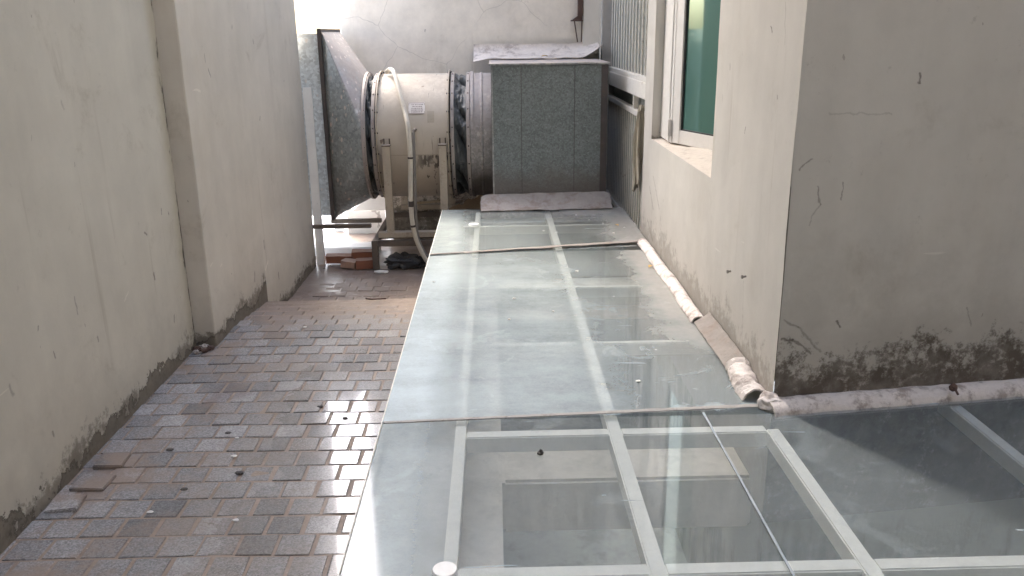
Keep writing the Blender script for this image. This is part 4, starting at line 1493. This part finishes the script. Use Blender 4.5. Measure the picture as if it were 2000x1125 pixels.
tag(mb.build('mortar_lump', M['flash']), 'crumbly white mortar lump at the building corner on the glass', 'rubble')
mb = MB()
mb.sheet(60, 5, lambda u, v: (-.376 + u * 1.27, 4.575 + .19 * u + v * (.034 + .03 * u) + .004 * N((u * 25, v, 0)), G + .0045 + .010 * u + .006 * (1 - v) * (N((u * 9, 0, 3)) + .5) + .002 * N((u * 40, v * 4, 1))), thick=.003)
tag(mb.build('flashing_strip', M['flash_flat']), 'thin lifted flashing strip crossing the glass between two panels', 'flashing', 'mortar and sheet flashing strips')
# flashing at the foot of the duct box
def lowf(u, v):
    a = v * math.pi / 2
    return (-.105 + u * .93 + .006 * N((v * 4, u * 2, 0)), 5.944 - .16 * v - .02 * (1 - u) * v - .012 * v * N((u * 5, 0, 7)),
            G + .005 + .082 * (1 - v) ** 1.2 - .02 * max(0, .03 - min(u, 1 - u)) / .03 * (1 - v) + .006 * N((u * 8, v * 3, 2)) + .012 * u * (1 - v))
mb = MB()
mb.sheet(44, 14, lowf, thick=.005)
tag(mb.build('flashing_strip', M['flash_low']), 'grey-pink bent sheet flashing along the foot of the duct box', 'flashing', 'mortar and sheet flashing strips')
# sheet on top of the box, curling up the far wall
def topf(u, v):
    x = -.155 + u * 1.005
    a = v * math.pi / 2
    endlift = max(0, (u - .80) / .20) ** 2 * .10 * (1 - v * .8)
    sag = .022 * max(0, (.10 - u) / .10)
    z = 1.262 + .105 * (1 - math.cos(a)) + endlift - sag * (1 - v) + .005 * N((u * 9, v * 3, 4))
    y = 6.74 + .255 * math.sin(a) + .012 * N((u * 6, v * 2, 8)) * (1 - v)
    return (x, y, z)
mb = MB()
mb.sheet(50, 14, topf, thick=.005)
tag(mb.build('flashing_strip', M['flash_top']), 'cream sheet flashing on top of the duct box curling up the end wall', 'flashing', 'mortar and sheet flashing strips')

# rusty bracket on the end wall
mb = MB()
mb.box((.683, 6.98, 1.575), (.722, 7.035, 2.4), .003)
mb.box((.63, 6.97, 1.535), (.722, 7.04, 1.545), .001)
mb.prism(((.64, 6.99, 1.546), (.72, 6.99, 1.546), (.72, 6.99, 1.60), (.69, 6.99, 1.58)), (0, .04, 0))
mb.tube(((.656, 6.99, 1.535), (.683, 6.99, 1.375)), .005, 6)
mb.tube(((.716, 6.99, 1.535), (.713, 6.99, 1.375)), .005, 6)
mb.disc((.700, 6.975, 1.62), .008, .012, 10)
tag(mb.build('wall_bracket', M['rust']), 'rusty steel bracket with two thin struts on the end wall beside the pillar', 'bracket')

# ------------------------------------------------------------ small things
for (y_, z_, lab) in ((3.097, .557, 'small grey screw stub in the window wall, farther of two'), (2.907, .591, 'small grey screw stub in the window wall, nearer of two')):
    mb = MB()
    mb.tube(((XW + .004, y_, z_), (XW - .014, y_ - .002, z_ - .002)), [.004, .004], 8)
    mb.tube(((XW - .012, y_ - .002, z_ - .002), (XW - .018, y_ - .002, z_ - .002)), .007, 8)
    tag(mb.build('wall_screw', M['hose_grey']), lab, 'screw', 'screws in the window wall')
mb = MB()
mb.tube(((.12, 2.228, G + .001), (.12, 2.228, G + .007)), .010, 6)
mb.tube(((.12, 2.228, G + .007), (.123, 2.23, G + .014)), .005, 8)
tag(mb.build('steel_nut', M['bolt']), 'dark steel nut lying on the nearest glass panel', 'nut')
mb = MB()  # brown knob taken for a rusty bolt cap
mb.blob((1.515, 2.530, G + .052), (.013, .011, .014), .3, 5, 3, 1)
mb.tube(((1.515, 2.518, G + .052), (1.517, 2.500, G + .040)), .004, 6)
tag(mb.build('brown_knob', M['rust']), 'dark brown rusty bud stuck on the long pale mortar strip', 'knob')

def leaf(c, s, rz, label, m='leaf'):
    mb_ = MB()
    R_ = Matrix.Rotation(rz, 3, 'Z')
    mb_.sheet(8, 4, lambda u, v: R_ @ Vector(((u - .5) * s, (v - .5) * s * .55 * math.sin(math.pi * min(.98, max(.02, u))) , .12 * s * math.sin(u * 3) + .15 * s * abs(v - .5))) + Vector(c), thick=.0008)
    return tag(mb_.build('dry_leaf', M[m]), label, 'leaf')
leaf((.40, 6.70, 1.275), .05, .3, 'small orange leaf on top of the duct box')
leaf((.815, 4.25, G + .006), .040, 1.0, 'yellow leaf on the glass next to the long mortar strip')
leaf((.78, 5.25, G + .006), .035, 2.0, 'yellow leaf on the silty far glass panel near the gate')

# pebbles and seed pods on the paving
rnd = random.Random(21)
for (x, y, r_, lab, m) in ((-1.036, 2.905, .012, 'dark pod on the pavers farthest up the yard', 'stone'), (-1.21, 2.78, .014, 'small dark pebble on the pavers near the peeling wall', 'stone'),
                           (-.905, 2.60, .016, 'flat dark pebble on a paver in the middle of the yard', 'stone'),
                           (-1.06, 2.50, .013, 'dark pebble on the pavers halfway between wall and glass', 'stone'),
                           (-.73, 3.13, .013, 'black pod on a bright wet paver', 'stone'), (-.61, 3.02, .012, 'black pod in a paver joint close to the glass edge', 'stone')):
    mb = MB()
    mb.blob((x, y, gz(x, y) + r_ * .2), (r_ * .95, r_ * .6, r_ * .35), .3, 5, 3, x)
    tag(mb.build('pebble', M[m]), lab, 'pebble', 'pebbles and pods on the paving')
chips = [(-.99, 2.86), (-.96, 2.72), (-.83, 2.30), (-1.12, 2.36), (-.7, 3.9), (-1.0, 4.1)]
for i, (x, y) in enumerate(chips):
    mb = MB()
    s_ = rnd.uniform(.007, .013)
    mb.blob((x, y, gz(x, y) + .004), (s_, s_ * .7, .003), .4, 5, 2, i)
    tag(mb.build('plaster_chip', M['chip']), 'tiny white plaster chip lying on the stone pavers', 'chip', 'white chips scattered on the paving')
chips2 = [(.30, 5.15), (.38, 5.10), (.62, 5.45), (.7, 5.33), (.82, 5.2), (.55, 5.6), (.73, 5.05), (.25, 3.55), (.08, 3.75), (.05, 3.45), (.55, 3.75), (.62, 3.05), (.50, 2.75), (-.32, 4.05), (.42, 4.2)]
for i, (x, y) in enumerate(chips2):
    mb = MB()
    s_ = rnd.uniform(.005, .010)
    mb.blob((x, y, G + .003), (s_, s_ * .8, .003), .4, 5, 2, i + 30)
    tag(mb.build('plaster_chip', M['chip']), 'tiny white plaster chip lying on the dusty glass roof', 'chip', 'white chips scattered on the glass')
# loose pavers by the wall
def slab(c, sx, sy, rz, tilt, rv, label):
    R_ = Matrix.Rotation(rz, 3, 'Z') @ Matrix.Rotation(tilt, 3, 'Y')
    mb_ = MB()
    mb_.box((c[0] - sx / 2, c[1] - sy / 2, c[2] - .012), (c[0] + sx / 2, c[1] + sy / 2, c[2] + .010), .003, rot=R_)
    o = mb_.build('loose_paver', M['paver'])
    at = o.data.attributes.new('rnd', 'FLOAT', 'FACE')
    at.data.foreach_set('value', [rv] * len(o.data.polygons))
    return tag(o, label, 'paver', 'loose pavers by the wall')
slab((-1.385, 2.70, .004), .10, .10, .06, .05, .05, 'loose dark grey paver raised against the peeling wall, farthest of three')
slab((-1.385, 2.55, .002), .115, .10, -.05, .03, .5, 'loose mid-grey paver beside the peeling wall, middle of three')
slab((-1.415, 2.42, .001), .10, .095, .08, -.04, 1.0, 'loose pale grey paver beside the peeling wall, nearest of three')
# rubble in the wall corner
for i, (x, y, r_) in enumerate(((-1.452, 3.80, .022), (-1.425, 3.815, .026), (-1.395, 3.81, .020), (-1.445, 3.76, .015), (-1.41, 3.775, .016))):
    mb = MB()
    mb.blob((x, y, .010), (r_, r_ * .8, r_ * .6), .5, 6, 3, i * 3)
    tag(mb.build('mortar_lump', M['flash_low' if i % 2 else 'rust']), 'broken lump of old mortar in the corner where the cream wall steps forward', 'rubble', 'rubble in the wall corner')
# dead twig on the far edge
mb = MB()
mb.tube(smooth(((-.78, 4.74, gz(0, 4.7) + .006), (-.74, 4.70, gz(0, 4.7) + .014), (-.70, 4.73, gz(0, 4.7) + .006), (-.66, 4.72, gz(0, 4.7) + .010))), .005, 6)
tag(mb.build('dry_twig', M['rust']), 'dark dry twig lying at the step edge of the pavers', 'twig')
